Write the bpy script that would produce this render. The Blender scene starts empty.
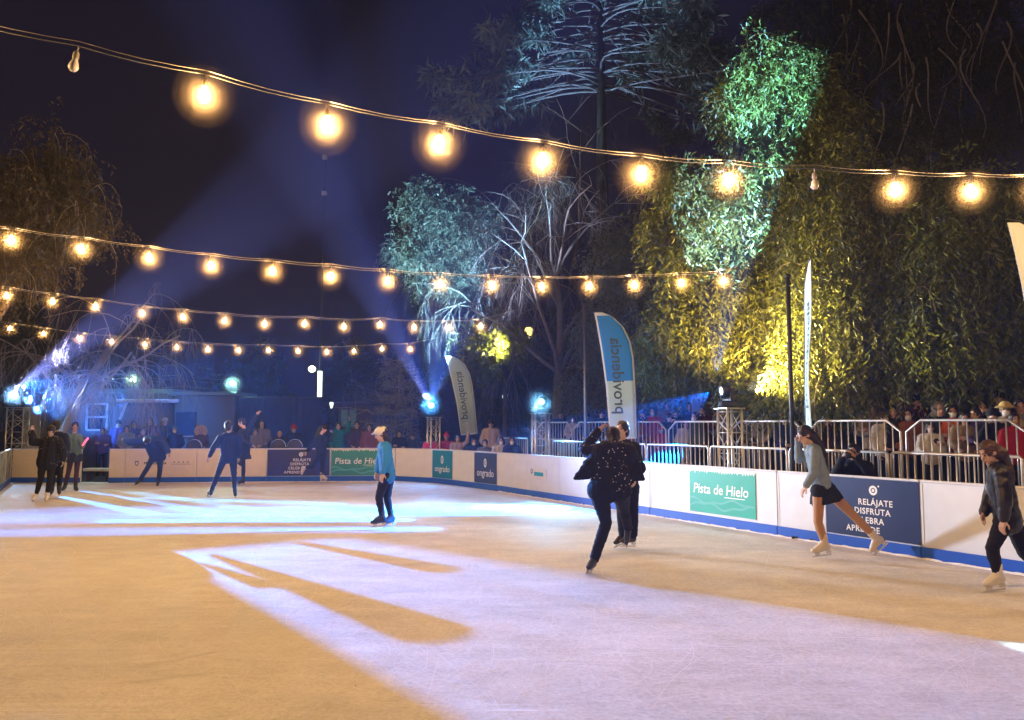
import bpy, bmesh, math, random
import numpy as np
from mathutils import Vector, Matrix, noise as mnoise
random.seed(7); RNG = np.random.default_rng(7)
SC = bpy.context.scene
COL = SC.collection
PI = math.pi

# ------------------------------------------------------------------ camera
F = 800.0
PITCH = math.atan(65 / F)
CAMH = 1.7
CP, SP = math.cos(PITCH), math.sin(PITCH)
cam_d = bpy.data.cameras.new('camera'); cam = bpy.data.objects.new('camera', cam_d); COL.objects.link(cam)
cam_d.sensor_width = 36; cam_d.lens = F * 36 / 1024; cam_d.clip_end = 500; cam_d.clip_start = 0.05
cam.location = (0, 0, CAMH); cam.rotation_euler = (PI / 2 + PITCH, 0, 0)
SC.camera = cam

def ray(px, py):
    u = (px - 512) / F; v = (360 - py) / F
    return Vector((u, CP - v * SP, SP + v * CP))
def G(px, py, z=0.0):
    d = ray(px, py); t = (z - CAMH) / d.z
    return Vector((d.x * t, d.y * t, z))
def P(px, py, Y):
    d = ray(px, py); t = Y / d.y
    return Vector((d.x * t, Y, CAMH + d.z * t))

# ------------------------------------------------------------------ materials
MATS = {}
def mat(name, col, rough=0.6, var=0.12, scale=6.0, metal=0.0, bump=0.0, emit=0.0, spec=0.4, ecol=None):
    if name in MATS: return MATS[name]
    m = bpy.data.materials.new(name); m.use_nodes = True
    nt = m.node_tree; b = nt.nodes['Principled BSDF']
    b.inputs['Roughness'].default_value = rough
    b.inputs['Metallic'].default_value = metal
    b.inputs['Specular IOR Level'].default_value = spec
    tc = nt.nodes.new('ShaderNodeTexCoord')
    nz = nt.nodes.new('ShaderNodeTexNoise'); nz.inputs['Scale'].default_value = scale
    nz.inputs['Detail'].default_value = 6
    nt.links.new(tc.outputs['Object'], nz.inputs['Vector'])
    mx = nt.nodes.new('ShaderNodeMix'); mx.data_type = 'RGBA'
    mx.inputs['A'].default_value = tuple(max(0, c * (1 - var)) for c in col) + (1,)
    mx.inputs['B'].default_value = tuple(min(1, c * (1 + var)) for c in col) + (1,)
    nt.links.new(nz.outputs['Fac'], mx.inputs['Factor'])
    nt.links.new(mx.outputs['Result'], b.inputs['Base Color'])
    if bump:
        bp = nt.nodes.new('ShaderNodeBump'); bp.inputs['Strength'].default_value = bump; bp.inputs['Distance'].default_value = 0.02
        nt.links.new(nz.outputs['Fac'], bp.inputs['Height']); nt.links.new(bp.outputs['Normal'], b.inputs['Normal'])
    if emit:
        b.inputs['Emission Color'].default_value = tuple(ecol or col) + (1,)
        b.inputs['Emission Strength'].default_value = emit
    MATS[name] = m
    return m

def leafmat(name, col, var=0.45, trans=0.35):
    if name in MATS: return MATS[name]
    m = bpy.data.materials.new(name); m.use_nodes = True
    nt = m.node_tree; nt.nodes.clear()
    out = nt.nodes.new('ShaderNodeOutputMaterial')
    g = nt.nodes.new('ShaderNodeNewGeometry')
    tc = nt.nodes.new('ShaderNodeTexCoord')
    nz = nt.nodes.new('ShaderNodeTexNoise'); nz.inputs['Scale'].default_value = 0.8
    nt.links.new(tc.outputs['Object'], nz.inputs['Vector'])
    ad = nt.nodes.new('ShaderNodeMath'); ad.operation = 'MULTIPLY_ADD'
    nt.links.new(nz.outputs['Fac'], ad.inputs[0]); ad.inputs[1].default_value = 0.6
    ml = nt.nodes.new('ShaderNodeMath'); ml.operation = 'MULTIPLY'; ml.inputs[1].default_value = 0.5
    nt.links.new(g.outputs['Random Per Island'], ml.inputs[0]); nt.links.new(ml.outputs[0], ad.inputs[2])
    mx = nt.nodes.new('ShaderNodeMix'); mx.data_type = 'RGBA'
    mx.inputs['A'].default_value = tuple(c * (1 - var) for c in col) + (1,)
    mx.inputs['B'].default_value = (col[0] * (1 + var * 1.3), col[1] * (1 + var), col[2] * (1 + var * .6), 1)
    nt.links.new(ad.outputs[0], mx.inputs['Factor'])
    d = nt.nodes.new('ShaderNodeBsdfDiffuse'); t = nt.nodes.new('ShaderNodeBsdfTranslucent')
    gl = nt.nodes.new('ShaderNodeBsdfGlossy'); gl.inputs['Roughness'].default_value = 0.45
    nt.links.new(mx.outputs['Result'], d.inputs['Color']); nt.links.new(mx.outputs['Result'], t.inputs['Color'])
    s1 = nt.nodes.new('ShaderNodeMixShader'); s1.inputs[0].default_value = trans
    nt.links.new(d.outputs[0], s1.inputs[1]); nt.links.new(t.outputs[0], s1.inputs[2])
    s2 = nt.nodes.new('ShaderNodeMixShader'); s2.inputs[0].default_value = 0.05
    nt.links.new(s1.outputs[0], s2.inputs[1]); nt.links.new(gl.outputs[0], s2.inputs[2])
    nt.links.new(s2.outputs[0], out.inputs['Surface'])
    MATS[name] = m
    return m

# ------------------------------------------------------------------ object helpers
def tag(o, label=None, cat=None, group=None, kind=None):
    if label: o['label'] = label
    if cat: o['category'] = cat
    if group: o['group'] = group
    if kind: o['kind'] = kind
    return o
def thing(name, label, cat, loc=(0, 0, 0), rz=0.0, group=None):
    o = bpy.data.objects.new(name, None); COL.objects.link(o)
    o.location = loc; o.rotation_euler = (0, 0, rz); o.empty_display_size = 0.1
    return tag(o, label, cat, group)
def link_mesh(name, me, parent=None, loc=None):
    o = bpy.data.objects.new(name, me); COL.objects.link(o)
    if parent is not None: o.parent = parent
    if loc is not None: o.location = loc
    return o

def frame_of(d, hint=Vector((0, 0, 1))):
    d = d.normalized()
    if abs(d.dot(hint)) > 0.98: hint = Vector((1, 0, 0))
    a = d.cross(hint).normalized(); b = d.cross(a).normalized()
    return a, b

class MB:
    """collects shapes and links them as one mesh object"""
    def __init__(s): s.v = []; s.f = []; s.m = []; s.cur = 0; s.sm = []; s.smooth = False
    def add(s, vs, fs):
        o = len(s.v); s.v.extend([tuple(p) for p in vs])
        for f in fs: s.f.append([i + o for i in f]); s.m.append(s.cur); s.sm.append(s.smooth)
        return s
    def box(s, c, size, M=None, bev=0.0):
        x, y, z = [k / 2 for k in size]
        if bev > 0:
            b = min(bev, x * .9, y * .9, z * .9); pts = []
            for sx in (-1, 1):
                for sy in (-1, 1):
                    for sz in (-1, 1):
                        pts.append((sx * (x - b), sy * (y - b), sz * z)); pts.append((sx * (x - b), sy * y, sz * (z - b))); pts.append((sx * x, sy * (y - b), sz * (z - b)))
            bm = bmesh.new()
            for p in pts: bm.verts.new(p)
            bmesh.ops.convex_hull(bm, input=bm.verts)
            bm.verts.ensure_lookup_table(); bm.verts.index_update()
            vs = [v.co.copy() for v in bm.verts]; fs = [[v.index for v in f.verts] for f in bm.faces]; bm.free()
        else:
            vs = [Vector((sx * x, sy * y, sz * z)) for sx in (-1, 1) for sy in (-1, 1) for sz in (-1, 1)]
            fs = [(0, 1, 3, 2), (4, 6, 7, 5), (0, 4, 5, 1), (2, 3, 7, 6), (0, 2, 6, 4), (1, 5, 7, 3)]
        c = Vector(c)
        vs = [((M @ Vector(p)) if M is not None else Vector(p)) + c for p in vs]
        return s.add(vs, fs)
    def bar(s, a, b, w, h=None, up=Vector((0, 0, 1))):
        a = Vector(a); b = Vector(b); d = b - a; h = h or w
        p, q = frame_of(d, up)
        vs = []
        for e in (a, b):
            for (i, j) in ((-1, -1), (1, -1), (1, 1), (-1, 1)): vs.append(e + p * (i * w / 2) + q * (j * h / 2))
        return s.add(vs, [(0, 1, 2, 3), (7, 6, 5, 4), (0, 4, 5, 1), (1, 5, 6, 2), (2, 6, 7, 3), (3, 7, 4, 0)])
    def tube(s, pts, rad, n=8, caps=True):
        pts = [Vector(p) for p in pts]
        if not hasattr(rad, '__len__'): rad = [rad] * len(pts)
        vs = []; fs = []; pa = None
        for i, p in enumerate(pts):
            d = (pts[min(i + 1, len(pts) - 1)] - pts[max(i - 1, 0)])
            if d.length < 1e-9: d = Vector((0, 0, 1))
            d.normalize()
            if pa is None: a, b = frame_of(d)
            else:
                a = pa - d * pa.dot(d)
                a = a.normalized() if a.length > 1e-6 else frame_of(d)[0]
                b = d.cross(a).normalized()
            pa = a
            for k in range(n):
                t = 2 * PI * k / n
                vs.append(p + (a * math.cos(t) + b * math.sin(t)) * rad[i])
        for i in range(len(pts) - 1):
            for k in range(n):
                fs.append((i * n + k, i * n + (k + 1) % n, (i + 1) * n + (k + 1) % n, (i + 1) * n + k))
        if caps: fs.append(tuple(range(n))[::-1]); fs.append(tuple((len(pts) - 1) * n + k for k in range(n)))
        sm = s.smooth; s.smooth = True; s.add(vs, fs); s.smooth = sm
        return s
    def lathe(s, prof, c=(0, 0, 0), axis=Vector((0, 0, 1)), n=12):
        """prof: (radius, height) from bottom to top"""
        c = Vector(c); axis = Vector(axis).normalized(); a, b = frame_of(axis, Vector((0, 1, 0)))
        return s.tube([c + axis * h for r, h in prof], [max(r, 1e-4) for r, h in prof], n) if False else s._lathe(prof, c, axis, a, b, n)
    def _lathe(s, prof, c, axis, a, b, n):
        vs = []; fs = []
        for r, h in prof:
            for k in range(n):
                t = 2 * PI * k / n
                vs.append(c + axis * h + (a * math.cos(t) + b * math.sin(t)) * max(r, 1e-4))
        for i in range(len(prof) - 1):
            for k in range(n):
                fs.append((i * n + k, (i + 1) * n + k, (i + 1) * n + (k + 1) % n, i * n + (k + 1) % n))
        fs.append(tuple(range(n))); fs.append(tuple((len(prof) - 1) * n + k for k in range(n))[::-1])
        sm = s.smooth; s.smooth = True; s.add(vs, fs); s.smooth = sm
        return s
    def prism(s, poly, y0, y1, fx=lambda x, z: (x, z)):
        """poly in x,z extruded along y"""
        n = len(poly)
        vs = [Vector((x, y0, z)) for x, z in poly] + [Vector((x, y1, z)) for x, z in poly]
        fs = [tuple(range(n)), tuple(range(n, 2 * n))[::-1]] + [(i, i + n, (i + 1) % n + n, (i + 1) % n) for i in range(n)]
        return s.add(vs, fs)
    def ell(s, c, R, nu=14, nv=9):
        """R: 3 axis vectors"""
        c = Vector(c); vs = []; fs = []
        for i in range(nv + 1):
            th = PI * i / nv
            for k in range(nu):
                ph = 2 * PI * k / nu
                vs.append(c + R[0] * (math.sin(th) * math.cos(ph)) + R[1] * (math.sin(th) * math.sin(ph)) + R[2] * math.cos(th))
        for i in range(nv):
            for k in range(nu):
                fs.append((i * nu + k, (i + 1) * nu + k, (i + 1) * nu + (k + 1) % nu, i * nu + (k + 1) % nu))
        sm = s.smooth; s.smooth = True; s.add(vs, fs); s.smooth = sm
        return s
    def cap(s, a, b, ra, rb=None, n=10):
        a = Vector(a); b = Vector(b); rb = ra if rb is None else rb
        d = b - a; L = d.length
        d = d / L if L > 1e-6 else Vector((0, 0, 1))
        pts = []; rad = []
        for i in range(5):
            t = PI / 2 * i / 4; pts.append(a - d * ra * math.cos(t)); rad.append(max(ra * math.sin(t), ra * .06))
        for i in range(5):
            t = PI / 2 * i / 4; pts.append(b + d * rb * math.sin(t)); rad.append(max(rb * math.cos(t), rb * .06))
        return s.tube(pts, rad, n)
    def mesh(s, name, mats):
        me = bpy.data.meshes.new(name); me.from_pydata(s.v, [], s.f)
        for m in (mats if isinstance(mats, (list, tuple)) else [mats]): me.materials.append(m)
        if any(s.m): me.polygons.foreach_set('material_index', s.m)
        me.polygons.foreach_set('use_smooth', s.sm)
        me.validate(); me.update()
        bm = bmesh.new(); bm.from_mesh(me); bmesh.ops.recalc_face_normals(bm, faces=bm.faces); bm.to_mesh(me); bm.free()
        return me
    def build(s, name, mats, parent=None, loc=None):
        return link_mesh(name, s.mesh(name, mats), parent, loc)

def remesh_of(mb, name, mats, voxel, smooth=4, fold=0.0, fscale=0.12):
    """voxel union of closed pieces -> one continuous smooth surface"""
    me = mb.mesh(name + '_src', mats)
    o = bpy.data.objects.new(name + '_src', me); COL.objects.link(o)
    r = o.modifiers.new('r', 'REMESH'); r.mode = 'VOXEL'; r.voxel_size = voxel; r.use_smooth_shade = True
    sm = o.modifiers.new('s', 'SMOOTH'); sm.iterations = smooth; sm.factor = 0.5
    dg = bpy.context.evaluated_depsgraph_get(); dg.update()
    out = bpy.data.meshes.new_from_object(o.evaluated_get(dg))
    out.name = name
    bpy.data.objects.remove(o); bpy.data.meshes.remove(me)
    if fold > 0:
        n = len(out.vertices); co = np.empty(n * 3, np.float32); no = np.empty(n * 3, np.float32)
        out.vertices.foreach_get('co', co); out.vertices.foreach_get('normal', no)
        co = co.reshape(-1, 3); no = no.reshape(-1, 3)
        for i in range(n):
            p = Vector(co[i])
            k = mnoise.noise(Vector((p.x / fscale, p.y / fscale, p.z / (fscale * .55)))) * .7 + mnoise.noise(p * (2.3 / fscale)) * .35
            co[i] += no[i] * (k * fold)
        out.vertices.foreach_set('co', co.ravel()); out.update()
    out.polygons.foreach_set('use_smooth', [True] * len(out.polygons))
    if not out.materials:
        for m in (mats if isinstance(mats, (list, tuple)) else [mats]): out.materials.append(m)
    return out

def text_verts(body, size, align='CENTER', shear=0.0, bold=0.0, space=1.0):
    cu = bpy.data.curves.new('t', 'FONT'); cu.body = body; cu.size = size; cu.align_x = align; cu.align_y = 'CENTER'
    cu.shear = shear; cu.offset = bold; cu.space_character = space; cu.resolution_u = 3
    o = bpy.data.objects.new('t', cu); COL.objects.link(o)
    dg = bpy.context.evaluated_depsgraph_get(); dg.update()
    me = bpy.data.meshes.new_from_object(o.evaluated_get(dg))
    vs = [v.co.copy() for v in me.vertices]; fs = [list(p.vertices) for p in me.polygons]
    bpy.data.objects.remove(o); bpy.data.curves.remove(cu); bpy.data.meshes.remove(me)
    return vs, fs

def arrays_mesh(name, V, Q, mats, midx=None, smooth=False):
    """V (n,3), Q (m,k) faces of one size"""
    me = bpy.data.meshes.new(name); k = Q.shape[1]
    me.vertices.add(len(V)); me.vertices.foreach_set('co', np.ascontiguousarray(V, np.float32).ravel())
    me.loops.add(Q.size); me.loops.foreach_set('vertex_index', Q.astype(np.int32).ravel())
    me.polygons.add(len(Q)); me.polygons.foreach_set('loop_start', np.arange(0, Q.size, k, dtype=np.int32))
    try: me.polygons.foreach_set('loop_total', np.full(len(Q), k, np.int32))
    except Exception: pass
    for m in (mats if isinstance(mats, (list, tuple)) else [mats]): me.materials.append(m)
    me.polygons.foreach_set('use_smooth', np.full(len(Q), smooth))
    if midx is not None: me.polygons.foreach_set('material_index', np.ascontiguousarray(midx, np.int32))
    me.update(calc_edges=True); me.validate()
    return me

# ------------------------------------------------------------------ world, render settings
W = bpy.data.worlds.new('World'); SC.world = W; W.use_nodes = True
bg = W.node_tree.nodes['Background']
bg.inputs['Color'].default_value = (0.32, 0.24, 0.66, 1); bg.inputs['Strength'].default_value = 0.019
SC.view_settings.view_transform = 'Standard'; SC.view_settings.look = 'None'
SC.view_settings.exposure = 0.22; SC.view_settings.gamma = 1.0
cy = SC.cycles
try:
    cy.use_denoising = True; cy.denoiser = 'OPENIMAGEDENOISE'
except Exception: pass
cy.max_bounces = 5; cy.diffuse_bounces = 2; cy.glossy_bounces = 2; cy.transmission_bounces = 4; cy.transparent_max_bounces = 6
cy.volume_bounces = 0; cy.sample_clamp_indirect = 4.0; cy.use_light_tree = True
cy.caustics_reflective = False; cy.caustics_refractive = False

# ------------------------------------------------------------------ lights
class NG:
    """tiny expression builder for shader math"""
    def __init__(s, nt): s.nt = nt
    def m(s, op, a, b=None, c=None, clamp=False):
        n = s.nt.nodes.new('ShaderNodeMath'); n.operation = op; n.use_clamp = clamp
        for i, x in enumerate((a, b, c)):
            if x is None: continue
            if isinstance(x, (int, float)): n.inputs[i].default_value = x
            else: s.nt.links.new(x, n.inputs[i])
        return n.outputs[0]

def hang(o, L, parent, q=None):
    M = Matrix.Translation(Vector(L))
    if q is not None: M = M @ q.to_matrix().to_4x4()
    if parent:
        o.parent = parent; M = (Matrix.Translation(parent.location) @ parent.rotation_euler.to_matrix().to_4x4()).inverted() @ M
    o.matrix_local = M

def gobo_lamp(name, L, strips, color, watts, parent, wedge=None, cuts=(), fade=None):
    """a projector with a cut pattern: strips are (A, B, half width at A, at B, softness, strength) on the ice plane"""
    ld = bpy.data.lights.new(name, 'POINT'); ld.energy = watts; ld.color = color; ld.shadow_soft_size = 0.02
    o = bpy.data.objects.new(name, ld); COL.objects.link(o); hang(o, L, parent)
    ld.use_nodes = True; nt = ld.node_tree; e = nt.nodes['Emission']
    g = NG(nt); m = g.m
    ge = nt.nodes.new('ShaderNodeNewGeometry'); sx = nt.nodes.new('ShaderNodeSeparateXYZ')
    nt.links.new(ge.outputs['Incoming'], sx.inputs[0])
    iz = m('MINIMUM', sx.outputs[2], -0.004)
    k = m('DIVIDE', L.z, m('MULTIPLY', iz, -1.0))
    x = m('MULTIPLY_ADD', sx.outputs[0], k, float(L.x)); y = m('MULTIPLY_ADD', sx.outputs[1], k, float(L.y))
    down = m('LESS_THAN', sx.outputs[2], -0.01)
    def strip(A, B, wa, wb, soft):
        ab = B - A; l2 = ab.x ** 2 + ab.y ** 2
        dx = m('SUBTRACT', x, float(A.x)); dy = m('SUBTRACT', y, float(A.y))
        h = m('ADD', m('MULTIPLY', dx, ab.x / l2), m('MULTIPLY', dy, ab.y / l2), clamp=True)
        ex = m('SUBTRACT', dx, m('MULTIPLY', h, ab.x)); ey = m('SUBTRACT', dy, m('MULTIPLY', h, ab.y))
        d = m('SQRT', m('ADD', m('MULTIPLY', ex, ex), m('MULTIPLY', ey, ey)))
        w = m('MULTIPLY_ADD', h, wb - wa, wa)
        return m('MULTIPLY_ADD', m('SUBTRACT', w, d), 1.0 / soft, 0.5, clamp=True)
    tot = None
    if wedge:
        w = None
        for (A, B, soft) in wedge:   # lit on the left-hand side of A->B
            d = (B - A); n = Vector((-d.y, d.x, 0)).normalized()
            hp = m('MULTIPLY', m('ADD', m('ADD', m('MULTIPLY', x, n.x), m('MULTIPLY', y, n.y)), -(n.x * A.x + n.y * A.y)), 1.0 / soft, clamp=True)
            w = hp if w is None else m('MULTIPLY', w, hp)
        for c in cuts: w = m('MULTIPLY', w, m('SUBTRACT', 1.0, strip(*c)))
        tot = w
    for (A, B, wa, wb, soft, st) in strips:
        s_ = m('MULTIPLY', strip(A, B, wa, wb, soft), st)
        tot = s_ if tot is None else m('ADD', tot, s_)
    if fade:   # added fall-off correction: evens out the throw between near and far
        rx = m('SUBTRACT', x, float(L.x)); ry = m('SUBTRACT', y, float(L.y)); r2 = m('ADD', m('MULTIPLY', rx, rx), m('MULTIPLY', ry, ry))
        tot = m('MULTIPLY', tot, m('MINIMUM', m('MULTIPLY', r2, 1.0 / fade ** 2), 1.3))
    tot = m('MULTIPLY', tot, down)
    nt.links.new(tot, e.inputs['Strength'])
    return o

def spot(name, L, T, color, watts, deg, blend=0.3, parent=None, size=0.04):
    ld = bpy.data.lights.new(name, 'SPOT'); ld.energy = watts; ld.color = color; ld.spot_size = math.radians(deg); ld.spot_blend = blend
    ld.shadow_soft_size = size
    o = bpy.data.objects.new(name, ld); COL.objects.link(o)
    hang(o, L, parent, (Vector(T) - Vector(L)).to_track_quat('-Z', 'Y'))
    return o
# ------------------------------------------------------------------ rink plan
WA = G(496, 491); WB = G(980, 568)
WD = (WB - WA).normalized(); WN = Vector((-WD.y, WD.x, 0))
if WN.x < 0: WN = -WN
def RW(s, off=0.0, z=0.0): return WA + WD * s + WN * off + Vector((0, 0, z))
def proj(p):
    d = p - Vector((0, 0, CAMH)); f = d.y * CP + d.z * SP; v = -d.y * SP + d.z * CP
    return (512 + F * d.x / f, 360 - F * v / f) if f > .01 else (9e9, 9e9)
def bis(fn, px, lo, hi):
    for _ in range(50):
        m = (lo + hi) / 2
        if proj(fn(m))[0] < px: lo = m
        else: hi = m
    return lo
def RW_s(px, off=0.0):
    """distance along the right-hand boards whose foot is seen at column px"""
    return bis(lambda s: RW(s, off), px, -30, 16.5)
CORN = G(11, 482.5)                       # far left corner
LEFT_NEAR = CORN + WD * 30
BACKPTS = [CORN, G(108, 482.8), G(296, 481.3), G(400, 480.8), G(430, 482.6), G(455, 485.4), WA]
ice_poly = [CORN, G(296, 481.3), G(400, 480.8), G(430, 482.6), G(455, 485.4), WA, RW(26), LEFT_NEAR]

# ground
gm = mat('plaza_paving', (0.09, 0.085, 0.08), 0.8, 0.3, 2.0, bump=0.2)
mb = MB(); S = 220; mb.add([(-S, -S, -0.03), (S, -S, -0.03), (S, S, -0.03), (-S, S, -0.03)], [(0, 1, 2, 3)])
tag(mb.build('plaza_ground', gm), kind='structure')

def ice_material():
    m = bpy.data.materials.new('rink_ice'); m.use_nodes = True; nt = m.node_tree; b = nt.nodes['Principled BSDF']
    g = NG(nt); mm = g.m
    tc = nt.nodes.new('ShaderNodeTexCoord')
    def nz(scale, detail=4, dist=0.0, vec=None, rough=0.55):
        n = nt.nodes.new('ShaderNodeTexNoise'); n.inputs['Scale'].default_value = scale; n.inputs['Detail'].default_value = detail
        n.inputs['Distortion'].default_value = dist; n.inputs['Roughness'].default_value = rough
        nt.links.new(vec or tc.outputs['Object'], n.inputs['Vector']); return n.outputs['Fac']
    def mapped(rot, sc, loc=(0, 0, 0)):
        mp = nt.nodes.new('ShaderNodeMapping'); mp.inputs['Rotation'].default_value = (0, 0, rot); mp.inputs['Scale'].default_value = sc
        mp.inputs['Location'].default_value = loc
        nt.links.new(tc.outputs['Object'], mp.inputs['Vector']); return mp.outputs['Vector']
    def lines(vec, scale, width, dist=0.6):
        n = nz(scale, 1.5, dist, vec, 0.4)
        return mm('SUBTRACT', 1.0, mm('MULTIPLY', mm('ABSOLUTE', mm('SUBTRACT', n, 0.5)), 1.0 / width), clamp=True)
    patch = nz(0.45, 5); snow = nz(3.2, 8, 0.4, None, 0.7); fine = nz(26, 6, 0.5, None, 0.75)
    str1 = nz(1.3, 6, 0.8, mapped(0.5, (0.6, 1.6, 1)))
    str2 = nz(1.6, 6, 0.8, mapped(-0.7, (0.6, 1.8, 1), (5, 2, 0)))
    # overlapping long blade strokes in many directions
    ln = None
    for i, (rot, sc, ds) in enumerate(((0.25, 1.6, .25), (0.95, 2.0, .2), (1.6, 1.4, .3), (2.3, 1.9, .2), (2.9, 1.7, .25), (0.6, 3.2, .15), (2.0, 3.0, .15))):
        k = nz(sc, 2.5, ds, mapped(rot, (0.16, 7.5, 1), (i * 3.7, i * 1.9, 0)), 0.6)
        k = mm('MULTIPLY', mm('SUBTRACT', k, 0.62), 9.0, clamp=True)
        ln = k if ln is None else mm('MAXIMUM', ln, k)
    gate = mm('MULTIPLY', mm('SUBTRACT', nz(0.8, 3, 0, mapped(0, (1, 1, 1), (3, 3, 0))), 0.30), 3.0, clamp=True)
    ln = mm('MULTIPLY', ln, gate)
    tot = mm('ADD', mm('MULTIPLY', patch, 0.26), mm('MULTIPLY', snow, 0.36))
    tot = mm('ADD', tot, mm('MULTIPLY', mm('ADD', str1, str2), 0.20))
    tot = mm('ADD', tot, mm('MULTIPLY', fine, 0.62))
    f = mm('MULTIPLY', mm('SUBTRACT', tot, 0.58), 2.7, clamp=True)
    f = mm('ADD', f, mm('MULTIPLY', ln, 0.20), clamp=True)
    mx = nt.nodes.new('ShaderNodeMix'); mx.data_type = 'RGBA'
    mx.inputs['A'].default_value = (0.44, 0.42, 0.40, 1); mx.inputs['B'].default_value = (0.88, 0.86, 0.84, 1)
    nt.links.new(f, mx.inputs['Factor']); nt.links.new(mx.outputs['Result'], b.inputs['Base Color'])
    nt.links.new(mm('MULTIPLY_ADD', f, 0.2, 0.45), b.inputs['Roughness'])
    b.inputs['Specular IOR Level'].default_value = 0.3
    bp = nt.nodes.new('ShaderNodeBump'); bp.inputs['Strength'].default_value = 0.7; bp.inputs['Distance'].default_value = 0.02
    h = mm('ADD', mm('MULTIPLY', fine, 0.5), mm('MULTIPLY', ln, 0.25)); h = mm('ADD', h, mm('MULTIPLY', snow, 0.6))
    nt.links.new(h, bp.inputs['Height']); nt.links.new(bp.outputs['Normal'], b.inputs['Normal'])
    return m
ICE = ice_material()
mb = MB(); n = len(ice_poly)
mb.add([(p.x, p.y, 0.0) for p in ice_poly] + [(p.x, p.y, -0.028) for p in ice_poly], [tuple(range(n))[::-1]])
# cut marks left by the blades: thin raised ridges of snow, part of the ice
mb.cur = 1
for i in range(1100):
    if i < 70: c = G(random.uniform(-20, 60), random.uniform(560, 690))
    elif i < 850: c = G(random.uniform(0, 1020), random.uniform(560, 715))
    else: c = G(random.uniform(0, 1020), random.uniform(492, 560))
    L = random.uniform(0.3, 2.6); ang = random.uniform(0, PI); cur = random.gauss(0, 0.5); w = random.uniform(0.0010, 0.0026) * (1.7 if i < 70 else 1) * max(.8, c.y / 8)
    p = c.copy(); vs = []; N = 12
    for k in range(N):
        t = k / (N - 1); d = Vector((math.cos(ang), math.sin(ang), 0)); nn = Vector((-d.y, d.x, 0))
        ww = w * math.sin(PI * min(1, max(0.03, t))) ** .6
        vs += [p - nn * ww + Vector((0, 0, .0022)), p + nn * ww + Vector((0, 0, .0022))]
        p = p + d * (L / N); ang += cur * L / N + random.gauss(0, .012)
    mb.add(vs, [(2 * k, 2 * k + 1, 2 * k + 3, 2 * k + 2) for k in range(N - 1)])
# scraped snow lying along the foot of the boards
def snow_line(a, b):
    n_ = max(2, int((b - a).length / .07)); mb.tube([a.lerp(b, i / n_) + Vector((random.gauss(0, .012), random.gauss(0, .012), .004)) for i in range(n_ + 1)], [random.uniform(.008, .026) for i in range(n_ + 1)], 6)
for a_, b_ in ((RW(.2, -.03), RW(13.5, -.03)), (G(112, 483.6), G(294, 482.0)), (G(298, 482.0), G(396, 481.6))): snow_line(a_, b_)
for i in range(16):                      # crumbs of ice
    c = G(random.uniform(0, 1020), random.uniform(530, 715)); r = random.uniform(.004, .008)
    mb.ell(c + Vector((0, 0, r * .5)), (Vector((r, 0, 0)), Vector((0, r * random.uniform(.6, 1.4), 0)), Vector((0, 0, r * .7))), 6, 4)
ice = mb.build('rink_ice', [ICE, mat('blade_snow', (0.93, 0.92, 0.91), 0.7, 0.05)])
tag(ice, kind='structure')

# raised terrace behind the right-hand boards
mb = MB()
tp = [RW(-9, 1.3), RW(22, 1.3), RW(22, 26), RW(-9, 26)]
mb.add([(p.x, p.y, 0.5) for p in tp] + [(p.x, p.y, -0.03) for p in tp], [(0, 1, 2, 3)] + [(i, (i + 1) % 4, (i + 1) % 4 + 4, i + 4) for i in range(4)])
tag(mb.build('terrace_ground', mat('terrace_earth', (0.07, 0.06, 0.045), 0.9, 0.3, 3.0, bump=0.4)), kind='structure')

# ------------------------------------------------------------------ rink boards
WHITE = mat('board_white', (0.76, 0.79, 0.86), 0.42, 0.11, 4.0, bump=.06)
CREAM = mat('board_cream', (0.74, 0.67, 0.56), 0.45, 0.11, 4.0, bump=.06)
BLUE = mat('kick_blue', (0.012, 0.10, 0.58), 0.4, 0.12, 3)
RAIL = mat('board_rail', (0.76, 0.78, 0.84), 0.4, 0.05)
STEEL = mat('galvanised_steel', (0.62, 0.58, 0.52), 0.38, 0.12, 8, metal=0.55)
INK = mat('print_white', (0.85, 0.85, 0.85), 0.5, 0.03)
BH = 0.97
def board(A, B, label, face=None, ink=(), draw=None, base=WHITE, group='boards round the ice rink'):
    A = Vector(A); B = Vector(B); d = B - A; L = d.length - 0.008; mid = (A + B) / 2
    root = thing('rink_board', label, 'rink board', (mid.x, mid.y, 0), math.atan2(d.y, d.x), group)
    MB().box((0, .045, BH / 2 + .004), (L, .07, BH - .01), bev=.008).build('panel', base, root)
    MB().box((0, .0, .077), (L, .03, .148), bev=.006).build('kick_strip', BLUE, root)
    MB().box((0, .045, BH + .012), (L, .095, .03), bev=.01).build('top_rail', RAIL, root)
    for sx in (-1, 1): MB().box((sx * (L / 2 - .02), .007, .155 + .40), (.03, .006, .78), bev=.002).build('seam_cover', base, root)
    if face:
        x0, x1, z0, z1, fm = face
        x0 = -L / 2 + x0 * L; x1 = -L / 2 + x1 * L
        ban = MB().box(((x0 + x1) / 2, .003, (z0 + z1) / 2), (x1 - x0, .012, z1 - z0), bev=.003).build('banner', fm, root)
        if draw: draw(root, ban, (x0 + x1) / 2, (z0 + z1) / 2, x1 - x0, z1 - z0)
    return root
def put_text(parent, body, x, z, size, m, y=-0.0045, name='lettering', shear=0, bold=0.0, align='CENTER', space=1.0):
    vs, fs = text_verts(body, size, align, shear, bold, space)
    mb = MB(); n = len(vs)
    mb.add([(v.x + x, y, v.y + z) for v in vs], fs)
    return mb.build(name, m, parent)
def disc(mb, x, z, r, y, n=24, rx=None):
    rx = rx or r
    mb.add([(x + rx * math.cos(2 * PI * k / n), y, z + r * math.sin(2 * PI * k / n)) for k in range(n)], [tuple(range(n))])
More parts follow.
